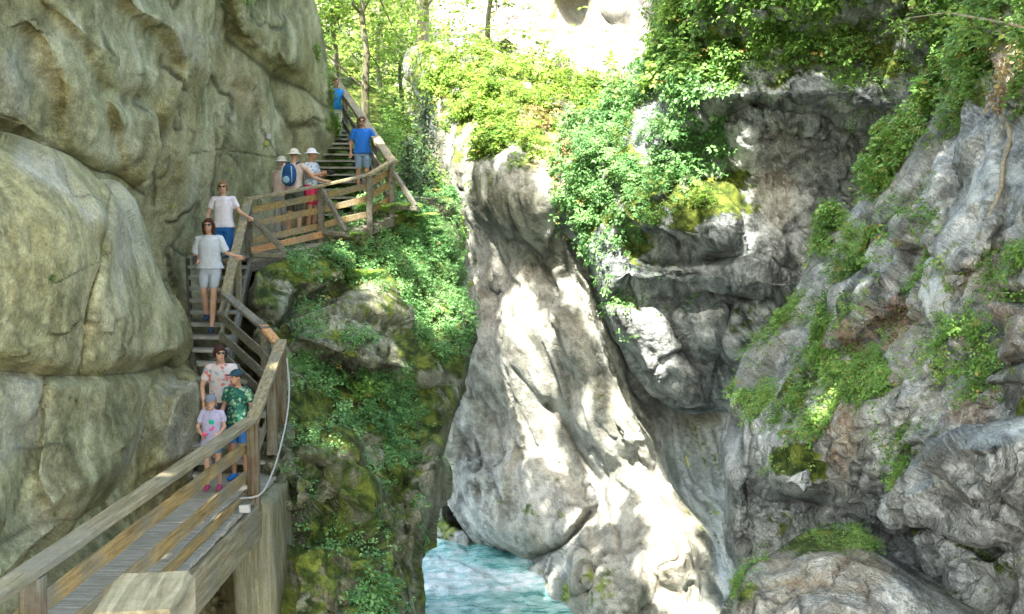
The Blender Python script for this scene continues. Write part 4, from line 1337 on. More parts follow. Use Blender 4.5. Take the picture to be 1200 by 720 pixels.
def spruce(label, base, h, r, seed):
    rnd = random.Random(seed); rng = np.random.default_rng(seed)
    base = Vector(base)
    e = empty('spruce', base); tag(e, label, 'spruce')
    top = Vector((.02 * h, 0, h))
    parts = [tube_data(wander((0, 0, 0), top, 6, h * .008, rnd), [.05 * (1 - k / 7) + .006 for k in range(7)], 7)]
    C, D = [], []
    for k in range(46):
        t = .12 + .86 * k / 46
        a = k * 2.4 + rnd.uniform(-.3, .3)
        L = r * (1 - t) ** .7 * rnd.uniform(.6, 1.15) + .08
        s = top * t
        d = Vector((math.cos(a), math.sin(a), -.35))
        tip = s + d * L
        q = [s, s + d * L * .5 + Vector((0, 0, -.03)), tip]
        parts.append(tube_data(q, [.012, .008, .003], 4))
        m = int(L * 60) + 5
        for j in range(m):
            u = (j + rnd.random()) / m
            p = s.lerp(tip, u) + Vector((rnd.gauss(0, .06), rnd.gauss(0, .06), -abs(rnd.gauss(0, .09)))) * (1 + L)
            C.append(p)
    v, f = join(parts)
    mesh_obj('trunk', v, f, M['bark'], e)
    C = np.array([tuple(p) for p in C])
    V, Q = leaf_quads(C, np.tile([0, -.4, 1.0], (len(C), 1)), rng.uniform(.10, .17, len(C)), rng, ratio=.28, jitter=.5)
    c = np.repeat(np.stack([rng.random(len(C)), rng.random(len(C)), rng.random(len(C)) * .9, np.ones(len(C))], -1), 4, 0)
    build_leaves('crown', V, Q, c, M['needle'], e)


spruce('slim dark young spruce in front of the pale rocks right of the stairs', P(497, 248, 27.5), 3.0, .75, 3)
spruce('second smaller feathery spruce between the slim spruce and the railing', P(478, 250, 26.5), 1.9, .55, 4)

# maple twig reaching in at the top right, and the bleached root hanging down the slope
rnd = random.Random(3); rng = np.random.default_rng(3)
tw = [P(1260, 45, 9), P(1205, 33, 9.3), P(1160, 24, 9.6), P(1110, 15, 10.0), P(1060, 22, 10.3)]
e = empty('overhanging_twig', tw[0]); tag(e, 'pale maple twig with bright leaves reaching in at the upper right', 'branch')
v, f = tube_data([p - tw[0] for p in tw], [.02, .017, .013, .009, .004], 6)
mesh_obj('twig', v, f, M['pale_bark'], e, True)
C = []
for k in range(95):
    s = random.Random(k).random()
    a = tw[1].lerp(tw[4], s) if s < .97 else tw[2]
    C.append(tuple(a - tw[0] + Vector((rnd.gauss(0, .22), rnd.gauss(0, .2), rnd.gauss(.02, .11)))))
V, Q, c = sprays(np.array(C) + np.array(tw[0]), np.tile([0, -.5, 1.0], (len(C), 1)), rng, (5, 5), .03, .075, .6)
build_leaves('leaves', V - np.array(tw[0]), Q, c, M['leaf_sun'], e)

rp = [on('slope', x, y)[0] + Vector((0, -.10, 0)) for x, y in ((1172, 95), (1174, 130), (1176, 160), (1172, 195), (1168, 225), (1158, 255), (1150, 285))]
v, f = join([tube_data([p - rp[0] for p in rp], [.045, .04, .04, .035, .03, .022, .012], 7),
             tube_data([p - rp[0] + Vector((.03 + .02 * k, -.02, 0)) for k, p in enumerate(rp[:5])], [.02, .018, .016, .012, .006], 5)])
o = mesh_obj('hanging_root', v, f, M['pale_bark'], None, True); o.location = rp[0]
tag(o, 'bleached root hanging down the rock at the right edge', 'root')
# ------------------------------------------------------------ wooden walkway
WA = (.16, .13, .085, 1); WB = (.36, .31, .22, 1); WC = (.52, .48, .38, 1)
M['wood_grey'] = wood_mat('weathered_wood', (.10, .08, .045, 1), (.25, .21, .125, 1), (.41, .36, .24, 1), 1, .35)
M['wood_ochre'] = wood_mat('ochre_wood', (.13, .085, .03, 1), (.33, .22, .085, 1), (.48, .36, .17, 1), 1, .3)
M['wood_brown'] = wood_mat('brown_post_wood', (.05, .035, .02, 1), (.13, .09, .055, 1), (.24, .19, .13, 1), 2, .35)
M['wood_new'] = wood_mat('fresh_orange_wood', (.26, .13, .05, 1), (.44, .24, .11, 1), (.55, .35, .19, 1), 1, .05)
M['wood_dark'] = wood_mat('damp_dark_wood', (.05, .045, .035, 1), (.13, .12, .10, 1), (.22, .21, .18, 1), 1, .3)
M['wood_deck'] = wood_mat('deck_boards', (.19, .18, .15, 1), (.34, .325, .28, 1), (.46, .45, .41, 1), 0, .12)
M['cable'] = plain_mat('grey_cable', (.36, .37, .35, 1), .5, .1)
M['white_plastic'] = plain_mat('white_plastic', (.5, .5, .48, 1), .5, .06)


def board(a, b, w, h, up=Vector((0, 0, 1)), off=0.0):
    """a plank from a to b: w across, h high, chamfered section"""
    a, b = Vector(a), Vector(b)
    d = (b - a).normalized()
    s = d.cross(up).normalized()
    u = s.cross(d).normalized()
    c = min(w, h) * .14
    prof = [(-w / 2 + c, -h / 2), (w / 2 - c, -h / 2), (w / 2, -h / 2 + c), (w / 2, h / 2 - c), (w / 2 - c, h / 2), (-w / 2 + c, h / 2), (-w / 2, h / 2 - c), (-w / 2, -h / 2 + c)]
    n = max(2, int((b - a).length / .5) + 1)
    V, Fs = [], []
    for k in range(n):
        p = a.lerp(b, k / (n - 1))
        w_ = Vector((random.uniform(-1, 1), random.uniform(-1, 1), random.uniform(-1, 1))) * .004
        for x, z in prof:
            V.append(p + s * x + u * z + w_)
    m = len(prof)
    for k in range(n - 1):
        for j in range(m):
            Fs.append((k * m + j, k * m + (j + 1) % m, (k + 1) * m + (j + 1) % m, (k + 1) * m + j))
    Fs.append(tuple(range(m - 1, -1, -1)))
    Fs.append(tuple((n - 1) * m + j for j in range(m)))
    return V, Fs


def bobj(name, data, mat, parent=None, label=None):
    v, f = data
    if parent: v = [Vector(p) - parent.location for p in v]
    o = mesh_obj(name, v, f, mat, parent)
    if label: o['label'] = label
    return o


def railing(label, pts, posts, boards, cap, capm, bm, pm, hgt=1.08, outx=.05, post_w=.12, post_low=.15, bh=.13, capw=.15, caph=.055):
    """pts: top-of-cap points; posts: fractions (index + t) along them; boards: drops below the cap"""
    e = empty('railing', Vector(pts[0]) - Vector((0, 0, hgt)))
    tag(e, label, 'railing', None)
    pts = [Vector(p) for p in pts]
    def at(s):
        k = min(int(s), len(pts) - 2)
        return pts[k].lerp(pts[k + 1], s - k)
    for k in range(len(pts) - 1):
        a, b = pts[k], pts[k + 1]
        dd = (b - a).normalized() * .05
        bobj('top_rail', board(a - dd - Vector((0, 0, caph / 2 + .002 * k)), b + dd - Vector((0, 0, caph / 2 + .002 * k)), capw, caph), M[capm[k] if isinstance(capm, (list, tuple)) else capm], e)
        s = (b - a).cross(Vector((0, 0, 1))).normalized()
        for dz in boards:
            o_ = s * (-.085)
            bobj('rail_board', board(a + o_ - Vector((0, 0, dz)), b + o_ - Vector((0, 0, dz)), .035, bh), M[bm[k] if isinstance(bm, (list, tuple)) else bm], e)
    for s_ in posts:
        p = at(s_)
        bobj('post', board(p - Vector((0, 0, hgt + post_low)), p - Vector((0, 0, caph + .004)), post_w, post_w, Vector((0, 1, 0))), M[pm], e)
    return e


A0 = Vector((-3.30, 5.0, -2.27)); A1 = P(296, 489, 13.6)
A2 = P(329, 399, 15.9); A3 = P(264, 343, 17.1); A4 = P(291, 232, 20); A5 = P(376, 216, 21.3); A6 = P(433, 203, 21.9); A7 = P(459, 187, 22.4); A8 = P(389, 86, 33)
railing('long level wooden railing rising out of the lower left corner', [A0, A1 + Vector((-.02, -.06, 0))], [0.285], [.38, .74], 1, 'wood_grey', 'wood_ochre', 'wood_brown', post_w=.15, capw=.17, caph=.07, bh=.15, hgt=1.1)
railing('short railing bay between the two dark corner posts beside the children', [A1, A2], [0.0, .62, 1.0], [.42, .80], 1, 'wood_grey', 'wood_ochre', 'wood_brown', post_w=.14, hgt=1.1, post_low=.1, capw=.16, caph=.07)
m_ = A2.lerp(A3, .28)
railing('dark descending railing bay with one fresh orange piece of top rail', [A2 + Vector((-.08, .08, 0)), m_, A3], [1.0], [.36, .66, .96], 1, ['wood_new', 'wood_dark'], 'wood_dark', 'wood_dark', post_w=.11, bh=.14)
railing('steep pale railing bay beside the two women on the stairs', [A3, A4], [.5], [.36, .72], 1, 'wood_grey', 'wood_grey', 'wood_grey', post_w=.10)
r5 = railing('upper three-board railing of the lookout where the hikers stand', [A4, A5, A6, A7], [0.0, 1.0, 2.0, 3.0], [.24, .5, .8], 1, 'wood_grey', ['wood_ochre', 'wood_ochre', 'wood_ochre'], 'wood_dark', post_w=.12, bh=.12)
bobj('rail_board', board(A4 + Vector((.06, -.12, -.95)), A5 + Vector((.06, -.12, -.95)), .035, .12), M['wood_new'], r5, 'fresh orange lowest board')
for a, b, c in ((A5, P(405, 272, 20.9), P(376, 273, 21.2)), (A4 + Vector((0, 0, -.2)), P(336, 297, 19.9), P(297, 299, 19.9)), (A7 + Vector((0, 0, -.15)), P(487, 242, 22.0), P(459, 243, 22.3))):
    bobj('brace', board(a + Vector((.05, -.1, -.12)), b, .09, .09), M['wood_dark'], r5)
    bobj('brace_foot', board(c, b + (b - c).normalized() * .06 - Vector((0, 0, .05)), .10, .09), M['wood_dark'], r5)
railing('long pale handrail climbing the upper stairs past the blue-shirted men', [A7 + Vector((0, .05, 0)), A8], [.22, .45, .7, .95], [.4, .75], 1, 'wood_grey', 'wood_dark', 'wood_dark', capw=.2, caph=.09)

# level boardwalk
dz = -3.33
e = empty('boardwalk', (-3.8, 9, dz)); tag(e, 'level plank boardwalk along the foot of the left wall', 'boardwalk')
parts = []
y = 4.0
while y < 15.1:
    w = random.uniform(.135, .15)
    xo = -3.2
    xi = -4.07 - max(0, y - 14.2) * .4
    a = Vector((xi, y + w / 2, dz - .02 + random.uniform(-.004, .004))); b = Vector((xo + random.uniform(-.01, .01), y + w / 2 + random.uniform(-.004, .004), dz - .02 + random.uniform(-.004, .004)))
    parts.append(board(a, b, w, .04))
    y += w + .009
bobj('planking', join(parts), M['wood_deck'], e)
bobj('edge_beam', board((-3.24, 4, dz - .30), (-3.22, 13.9, dz - .30), .16, .46), M['wood_grey'], e)
bobj('kerb_board', board((-3.33, 4, dz + .05), (-3.31, 13.7, dz + .05), .06, .10), M['wood_ochre'], e)
bobj('joist', board((-3.95, 4, dz - .16), (-3.95, 14.9, dz - .16), .14, .2), M['wood_dark'], e)

# stairs
def stairs(label, O, I, n, mat, th=.045):
    """O, I: outer and inner foot lines (list of points); n treads"""
    e = empty('staircase', O[0]); tag(e, label, 'staircase')
    def line(L, t):
        s = t * (len(L) - 1)
        k = min(int(s), len(L) - 2)
        return Vector(L[k]).lerp(Vector(L[k + 1]), s - k)
    for k in range(n):
        t0, t1 = k / n, (k + 1.18) / n
        a0, b0, a1, b1 = line(O, t0), line(I, t0), line(O, min(1, t1)), line(I, min(1, t1))
        z = line(O, (k + 1) / n).z
        V = []
        for zz in (z, z - th):
            for p in (a0, b0, b1, a1):
                V.append(Vector((p.x, p.y, zz)))
        Fq = [(3, 2, 1, 0), (4, 5, 6, 7), (0, 1, 5, 4), (1, 2, 6, 5), (2, 3, 7, 6), (3, 0, 4, 7)]
        bobj('tread', (V, Fq), M[mat], e)
    for L in (O, I):
        ps = []
        for j in range(len(L) - 1):
            ps.append(board(Vector(L[j]) - Vector((0, 0, .16)), Vector(L[j + 1]) - Vector((0, 0, .16)), .07, .24))
        bobj('stringer', join(ps), M['wood_dark'], e)
    return e


M['wood_tread'] = wood_mat('worn_treads', (.15, .15, .13, 1), (.30, .30, .27, 1), (.46, .45, .42, 1), 0, .1)
stairs('lower wooden stairs curving up behind the children', [(-3.22, 15.0, -3.32), (-3.42, 15.9, -2.75), (-4.42, 17.1, -2.03)], [(-4.42, 15.0, -3.32), (-4.5, 15.9, -2.75), (-4.95, 17.25, -2.03)], 7, 'wood_tread')
stairs('wooden stairs with dark gaps between treads where two women descend', [(-4.42, 17.1, -2.03), (-4.72, 20, -.45)], [(-4.98, 17.2, -2.03), (-5.85, 20, -.45)], 9, 'wood_tread')
stairs('upper wooden stairs below the man in the blue polo shirt', [(-2.75, 22.9, .15), (-4.02, 28.2, 2.05), (-5.3, 33, 3.55)], [(-3.95, 22.9, .15), (-5.1, 28.2, 2.05), (-6.4, 33, 3.55)], 20, 'wood_tread')
# lookout deck
e = empty('lookout_deck', (-4.4, 21.5, -.2)); tag(e, 'plank lookout deck carrying the hikers behind the three-board railing', 'deck')
parts = []
for k in range(26):
    t = k / 25
    a = A4.lerp(A5, min(1, t * 1.7)) if t < .59 else A5.lerp(A7, (t - .59) / .41)
    p = a + Vector((.04, -.05, -1.13))
    q = p + Vector((-1.0, 2.0, .02)) if t < .6 else p + Vector((-.9, 1.9, .02))
    parts.append(board(p, q, .15, .045))
bobj('planking', join(parts), M['wood_deck'], e)
bobj('edge_beam', join([board(A4 + Vector((.02, -.07, -1.25)), A5 + Vector((.02, -.07, -1.25)), .09, .17), board(A5 + Vector((.02, -.07, -1.25)), A7 + Vector((.02, -.07, -1.25)), .09, .17)]), M['wood_dark'], e)
bobj('joist', board(A4 + Vector((-.6, 1.0, -1.27)), A5 + Vector((-.6, 1.0, -1.27)), .1, .16), M['wood_dark'], e)

# retaining pillar under the corner of the walkway
V, Fq = [], []
nz, na = 60, 40
for i in range(nz):
    t = i / (nz - 1)
    z = dz - .08 - t * 4.6
    for j in range(na):
        a = 2 * math.pi * j / na
        cx, cy = math.cos(a), math.sin(a)
        k = 1 / max(abs(cx), abs(cy)) ** .75
        rx, ry = .27 + .05 * t, .75
        g = .035 * float(vnoise(np.array([[j * .9, 3.0, z * .35]]), 8)[0]) + .03 * float(vnoise(np.array([[j * .3, z * 1.5, 4.0]]), 9)[0])
        V.append(Vector((-3.30 + cx * (rx * k + g) + .10 * math.sin(t * 2.4), 14.45 + cy * (ry * k + g), z)))
for i in range(nz - 1):
    for j in range(na):
        Fq.append((i * na + j, i * na + (j + 1) % na, (i + 1) * na + (j + 1) % na, (i + 1) * na + j))
Fq.append(tuple(range(na - 1, -1, -1)))
M['pillar'] = wood_mat('greened_pillar', (.08, .08, .045, 1), (.19, .19, .115, 1), (.33, .32, .23, 1), 2, .45)
o = mesh_obj('support_pillar', V, Fq, M['pillar'], None, True)
tag(o, 'weathered greenish support pillar under the corner of the boardwalk', 'pillar')

# near timber post by the camera
e = empty('timber_post', (-.93, 2.75, -3.27)); tag(e, 'thick squared pale timber post close up at the bottom edge of the view', 'post')
V, Fq = [], []
import bmesh
bm = bmesh.new()
bmesh.ops.create_cube(bm, size=1)
bmesh.ops.scale(bm, vec=(.205, .26, 2.38), verts=bm.verts)
bmesh.ops.bevel(bm, geom=bm.edges[:], offset=.014, segments=3, affect='EDGES')
for v in bm.verts:
    if v.co.z > 0: v.co.z += .10 * v.co.y + .02 * v.co.x
me = bpy.data.meshes.new('shaft'); bm.to_mesh(me); bm.free()
me.materials.append(M['wood_grey'])
o = bpy.data.objects.new('shaft', me); COL.objects.link(o); o.parent = e; o.location = (0, 0, 1.17); o.rotation_euler = (0, 0, .08)

# conduit clipped along the outside of the walkway
cp = [(336, 420, 15.8), (339, 455, 15.5), (336, 490, 15.0), (327, 530, 14.3), (316, 562, 13.7), (303, 581, 13.35), (278, 585, 13.2), (262, 596, 12.8), (235, 622, 12.0), (205, 652, 11.1), (175, 690, 10.1), (150, 730, 9.2)]
cp = [P(*c) for c in cp]
sm = []
for k in range(len(cp) - 1):
    for t in (0, .33, .66):
        a, b, c, d = cp[max(0, k - 1)], cp[k], cp[k + 1], cp[min(len(cp) - 1, k + 2)]
        sm.append(.5 * ((2 * b) + (c - a) * t + (2 * a - 5 * b + 4 * c - d) * t * t + (3 * b - a - 3 * c + d) * t ** 3))
e = empty('cable', sm[0]); tag(e, 'pale grey cable clipped outside the railing and along the deck edge', 'cable')
bobj('conduit', tube_data(sm, [.012] * len(sm), 8), M['cable'], e)
j = P(287, 597, 12.95)
bobj('junction_box', board(j + Vector((-.06, 0, 0)), j + Vector((.06, 0, .01)), .07, .09), M['white_plastic'], e)

# small trail marks on the rock
def plaque(px, py, key, w, h, col, label, name):
    p, n = on(key, px, py)
    p = p + n * .03
    z = Vector((0, 0, 1)); s = z.cross(n).normalized(); u = n.cross(s)
    o = mesh_obj(name, *board(-s * w / 2, s * w / 2, .02, h, u), col)
    o.location = p
    tag(o, label, 'sign')


M['yellow'] = plain_mat('yellow_paint', (.4, .4, .1, 1), .6, .1)
plaque(314, 161, 'left', .14, .10, M['white_plastic'], 'small white trail plaque on the cliff above the hats of the hikers', 'trail_sign')
plaque(314, 167, 'left', .14, .09, M['yellow'], 'small yellow-green trail plaque just under the white one', 'trail_sign')
plaque(196, 240, 'left', .035, .09, M['yellow'], 'tiny yellow waymark on the cliff left of the descending women', 'waymark')
plaque(807, 541, 'wall', .22, .30, M['yellow'], 'dull yellow mark on the shaded wall left of the right slope', 'waymark')
# ------------------------------------------------------------ people
def ell(c, r, n=14, m=9, rot=None):
    V, Fs = [], []
    for i in range(1, m):
        th = math.pi * i / m
        for j in range(n):
            a = 2 * math.pi * j / n
            p = Vector((r[0] * math.sin(th) * math.cos(a), r[1] * math.sin(th) * math.sin(a), r[2] * math.cos(th)))
            if rot: p = rot @ p
            V.append(Vector(c) + p)
    t = Vector((0, 0, r[2])); b = Vector((0, 0, -r[2]))
    if rot: t = rot @ t; b = rot @ b
    V += [Vector(c) + t, Vector(c) + b]
    for i in range(m - 2):
        for j in range(n):
            Fs.append((i * n + j, (i + 1) * n + j, (i + 1) * n + (j + 1) % n, i * n + (j + 1) % n))
    T = (m - 1) * n
    for j in range(n):
        Fs.append((T, j, (j + 1) % n)); Fs.append((T + 1, (m - 2) * n + (j + 1) % n, (m - 2) * n + j))
    return V, Fs


def torso(rings, n=20):
    """rings: (centre, rx, ry) stacked"""
    V, Fs = [], []
    for c, rx, ry in rings:
        for j in range(n):
            a = 2 * math.pi * j / n
            ca, sa = math.cos(a), math.sin(a)
            V.append(Vector(c) + Vector((rx * math.copysign(abs(ca) ** .85, ca), ry * math.copysign(abs(sa) ** .85, sa), 0)))
    for k in range(len(rings) - 1):
        for j in range(n):
            Fs.append((k * n + j, k * n + (j + 1) % n, (k + 1) * n + (j + 1) % n, (k + 1) * n + j))
    Fs.append(tuple(range(n - 1, -1, -1)))
    Fs.append(tuple((len(rings) - 1) * n + j for j in range(n)))
    return V, Fs


def melt(name, parts, mat, parent, s, voxel=.011, smooth=3, wrinkle=0):
    """weld overlapping limbs into one continuous surface"""
    v, f = join(parts)
    v = [Vector(p) * s for p in v]
    tmp = bpy.data.meshes.new('t'); tmp.from_pydata([tuple(p) for p in v], [], f); tmp.update()
    ob = bpy.data.objects.new('t', tmp); COL.objects.link(ob)
    m = ob.modifiers.new('r', 'REMESH'); m.mode = 'VOXEL'; m.voxel_size = voxel
    m = ob.modifiers.new('s', 'SMOOTH'); m.iterations = smooth; m.factor = .5
    dg = bpy.context.evaluated_depsgraph_get()
    me = bpy.data.meshes.new_from_object(ob.evaluated_get(dg))
    bpy.data.objects.remove(ob); bpy.data.meshes.remove(tmp)
    if wrinkle:
        co = np.zeros(len(me.vertices) * 3); me.vertices.foreach_get('co', co); co = co.reshape(-1, 3)
        no = np.zeros(len(me.vertices) * 3); me.vertices.foreach_get('normal', no); no = no.reshape(-1, 3)
        w = fbm(co * np.array([9, 9, 5]) + s * 7, 3, 600) * wrinkle
        me.vertices.foreach_set('co', (co + no * w[:, None]).ravel())
    me.materials.clear(); me.materials.append(mat); me.shade_smooth(); me.name = name
    o = bpy.data.objects.new(name, me); COL.objects.link(o); o.parent = parent
    return o


def hand(wrist, elbow, curl=.4, side=1):
    w, e = Vector(wrist), Vector(elbow)
    d = (w - e).normalized()
    s = d.cross(Vector((0, 1, 0)))
    s = s.normalized() if s.length > .1 else Vector((1, 0, 0))
    n = s.cross(d).normalized()
    if n.y > 0: n = -n
    out = [tube_data([w - d * .02, w + d * .035, w + d * .085], [.022, .034, .036], 8)]
    for k in range(4):
        r = w + d * .08 + s * (k - 1.5) * .019
        L = (.062, .074, .07, .055)[k]
        p1 = r + d * L * .5 + n * L * curl * .25
        p2 = p1 + (d * (1 - curl) + n * curl).normalized() * L * .55
        out.append(tube_data([r, p1, p2], [.0105, .0098, .0085], 6))
    t0 = w + d * .02 + s * side * .03
    out.append(tube_data([t0, t0 + d * .03 + s * side * .022 + n * .01, t0 + d * .062 + s * side * .024 + n * .022], [.014, .012, .0095], 6))
    return out


CL = {}
def cloth(col, key=None, var=.12):
    k = tuple(col)
    if k not in CL: CL[k] = plain_mat('cloth', (*col, 1), .85, var, 26, .3, .15)
    return CL[k]


def spots(name, base, cols, scale, cover):
    t = NT(name)
    v = t.n('ShaderNodeTexVoronoi'); v.inputs['Scale'].default_value = scale
    t.l(t.co, v.inputs['Vector'])
    s = t.n('ShaderNodeSeparateColor'); t.l(v.outputs['Color'], s.inputs[0])
    st = [(0, base)] + [(cover + (1 - cover) * k / len(cols), c) for k, c in enumerate(cols)]
    return t.out(t.ramp(s.outputs[0], st, 'CONSTANT'), .85, None, .15)


M['skin'] = plain_mat('skin', (.50, .30, .21, 1), .55, .07, 20, .1, .3)
M['skin_tan'] = plain_mat('tanned_skin', (.40, .22, .14, 1), .55, .07, 20, .1, .3)
M['glass_dark'] = plain_mat('dark_lens', (.012, .012, .014, 1), .12, .1, 5, 0, .5)
M['lip'] = plain_mat('lip', (.36, .13, .11, 1), .5, .05)
M['eye'] = plain_mat('eye', (.03, .02, .015, 1), .2, .05)


def person(label, loc, rz, H, pose, top, bottom, shoes, hair, hat=None, glasses=False, skin='skin', female=True, longhair=False, sleeve=.5, leg=.5, loose=0.0, extra=None, headturn=0.0, bun=False, group=None):
    """local frame: faces -Y, x to its left hand's side in the picture; lengths for a height of 1.70"""
    s = H / 1.70
    child = H < 1.45
    e = empty('person', loc, rz); tag(e, label, 'person', group)
    hs = 1.22 if child else 1.0                       # a child's head is larger for its height
    p = dict(le=(.25, .01, 1.13), lw=(.25, -.09, .89), re=(-.25, .01, 1.13), rw=(-.25, -.09, .89),
             lk=(.10, -.02, .49), la=(.11, .02, .09), rk=(-.10, -.02, .49), ra=(-.11, .02, .09), lean=0.0, nod=.03)
    p.update(pose)
    ln = p['lean']
    sw = .165 if female else .185
    if child: sw = .16
    hip = .16 if female else .15
    LS = Vector((sw, ln * .9, 1.385)); RS = Vector((-sw, ln * .9, 1.385))
    LH = Vector((.085, 0, .92)); RH = Vector((-.085, 0, .92))
    hc = Vector((0, ln - p['nod'] - .01, 1.595 + (.0 if not child else -.02)))
    body = [torso([((0, 0, .84), .11, .09), ((0, 0, .93), hip, .11), ((0, ln * .3, 1.08), .125 if female else .14, .095), ((0, ln * .7, 1.25), .15 if female else .165, .115), ((0, ln, 1.37), .14 if female else .165, .095), ((0, ln, 1.44), .065, .06)]),
            tube_data([(0, ln, 1.38), (0, ln - .005, 1.46), hc + Vector((0, .02, -.06))], [.06, .052, .05], 12)]
    for S, E, W, sg in ((LS, p['le'], p['lw'], 1), (RS, p['re'], p['rw'], -1)):
        E, W = Vector(E), Vector(W)
        body.append(tube_data([S - Vector((sg * .05, 0, 0)), S, S.lerp(E, .5), E, E.lerp(W, .35), W], [.05, .054, .044, .036, .036, .024], 10))
        body += hand(W, E, p.get('curl', .4), -sg)
    for h, K, A in ((LH, p['lk'], p['la']), (RH, p['rk'], p['ra'])):
        K, A = Vector(K), Vector(A)
        body.append(tube_data([h + Vector((0, 0, .04)), h, h.lerp(K, .5), K, K.lerp(A, .35) + Vector((0, .015, 0)), A], [.085, .088, .07, .052, .054, .034], 12))
        body.append(tube_data([A + Vector((0, .03, -.04)), A + Vector((0, -.06, -.05)), A + Vector((0, -.13, -.065))], [.034, .036, .026], 8))
    R = Matrix.Rotation(headturn, 3, 'Z')
    H3 = lambda v: hc + R @ (Vector(v) * hs)
    head = [ell(H3((0, .012, .018)), (.074 * hs, .09 * hs, .09 * hs), rot=R), ell(H3((0, -.025, -.05)), (.053 * hs, .06 * hs, .062 * hs), rot=R), ell(H3((0, -.092, -.012)), (.013 * hs, .022 * hs, .022 * hs), rot=R),
            ell(H3((.075, .01, -.01)), (.012 * hs, .02 * hs, .03 * hs), rot=R), ell(H3((-.075, .01, -.01)), (.012 * hs, .02 * hs, .03 * hs), rot=R)]
    melt('body', body + head, M[skin], e, s, .0095, 2)
    # shirt
    L = loose
    hem = p.get('hem', .90)
    sh = [torso([((0, 0, hem), hip + .03 + L * 1.2, .125 + L), ((0, ln * .2, 1.0), .15 + L, .12 + L), ((0, ln * .4, 1.12), .15 + L * .8, .118 + L * .7), ((0, ln * .7, 1.26), .168 + L * .3 + (0 if female else .014), .134), ((0, ln, 1.37), .158 + (0 if female else .02), .112), ((0, ln, 1.435), .085, .075)])]
    for S, E, W, sg in ((LS, p['le'], p['lw'], 1), (RS, p['re'], p['rw'], -1)):
        E, W = Vector(E), Vector(W)
        if sleeve > 0:
            end = S.lerp(E, min(1, sleeve * 1.3)) if sleeve <= .8 else E.lerp(W, .85)
            q = [S - Vector((sg * .06, 0, 0)), S, S.lerp(end, .5), end] if sleeve <= .8 else [S - Vector((sg * .06, 0, 0)), S, S.lerp(E, .5), E, end]
            sh.append(tube_data(q, [.058, .064, .058 + L * .2, .056 + L * .3][:len(q)] if len(q) == 4 else [.058, .064, .056, .05, .04], 12))
    st = top if not isinstance(top, tuple) else cloth(top)
    melt('shirt', sh, st, e, s, .0105, 3, .012)
    # trousers or shorts
    bt = [torso([((0, 0, .80), hip + .015, .115), ((0, 0, .90), hip + .02, .125), ((0, 0, 1.0), .15, .115)])]
    for h, K, A in ((LH, p['lk'], p['la']), (RH, p['rk'], p['ra'])):
        K, A = Vector(K), Vector(A)
        if leg <= 1:
            end = h.lerp(K, leg)
            bt.append(tube_data([h + Vector((0, 0, .05)), h, h.lerp(end, .5), end], [.09, .1, .094 + (0 if female else .01), .082 - .02 * leg + (.008 if not female else 0)], 14))
        else:
            end = K.lerp(A, leg - 1)
            bt.append(tube_data([h + Vector((0, 0, .05)), h, h.lerp(K, .5), K, end], [.09, .1, .084, .068, .058], 14))
    melt('trousers' if leg > 1 else 'shorts', bt, cloth(bottom), e, s, .0105, 3, .01)
    # shoes
    for nm, A in (('shoe', p['la']), ('shoe', p['ra'])):
        A = Vector(A)
        melt('shoe', [tube_data([A + Vector((0, .05, -.045)), A + Vector((0, -.03, -.042)), A + Vector((0, -.11, -.058)), A + Vector((0, -.165, -.064))], [.042, .047, .044, .028], 12), tube_data([A + Vector((0, .01, -.05)), A + Vector((0, .01, .01))], [.045, .044], 10)], cloth(shoes), e, s, .011, 2)
    # hair
    if hair:
        hr = [ell(H3((0, .022, .038)), (.084 * hs, .094 * hs, .088 * hs), rot=R)]
        if longhair:
            for x in (-.07, .07):
                hr.append(tube_data([H3((x, -.03, .05)), H3((x * 1.12, .01, -.03)), H3((x * 1.05, .015, -.11)), H3((x * .95, .02, -.15))], [.03, .034, .03, .016], 8))
            hr.append(tube_data([H3((0, .06, .03)), H3((0, .08, -.06)), H3((0, .07, -.15))], [.08, .065, .04], 10))
        elif female:
            hr.append(tube_data([H3((0, .05, .03)), H3((0, .07, -.06))], [.08, .05], 10))
            for x in (-.07, .07): hr.append(tube_data([H3((x, -.015, .05)), H3((x * 1.08, .01, -.06))], [.03, .024], 8))
        if bun: hr.append(ell(H3((.0, .08, .085)), (.045, .045, .04)))
        o = melt('hair', hr, cloth(hair), e, s, .009, 2, .006)
    # face
    if glasses:
        gl = [ell(H3((x, -.088, .012)), (.026, .010, .019)) for x in (-.032, .032)] + [tube_data([H3((-.08, 0, .015)), H3((-.062, -.075, .016)), H3((.062, -.075, .016)), H3((.08, 0, .015))], [.005] * 4, 5)]
        v, f = join(gl); mesh_obj('sunglasses', [q * s for q in v], f, M['glass_dark'], e, True)
    else:
        for x in (-.032, .032):
            v, f = ell(H3((x, -.082, .008)), (.012, .007, .007)); mesh_obj('eye', [q * s for q in v], f, M['eye'], e, True)
    v, f = ell(H3((0, -.083, -.058)), (.022, .008, .007)); mesh_obj('mouth', [q * s for q in v], f, M['lip'], e, True)
    if hat:
        kind, col = hat
        if kind == 'cap':
            parts = [ell(H3((0, .022, .048)), (.088 * hs, .1 * hs, .078 * hs), rot=R)]
            o = melt('cap', parts + [ell(H3((0, -.10, .045)), (.066 * hs, .07 * hs, .012), rot=R)], cloth(col), e, s, .008, 2)
        else:
            parts = [ell(H3((0, .02, .062)), (.09 * hs, .1 * hs, .075 * hs), rot=R), torso([(H3((0, .02, .042)), .095, .105), (H3((0, .02, .022)), .165, .175), (H3((0, .02, .012)), .168, .178), (H3((0, .02, .032)), .09, .1)])]
            o = melt('sun_hat', parts, cloth(col), e, s, .009, 2, .006)
    if extra: extra(e, s, p, H3)
    return e


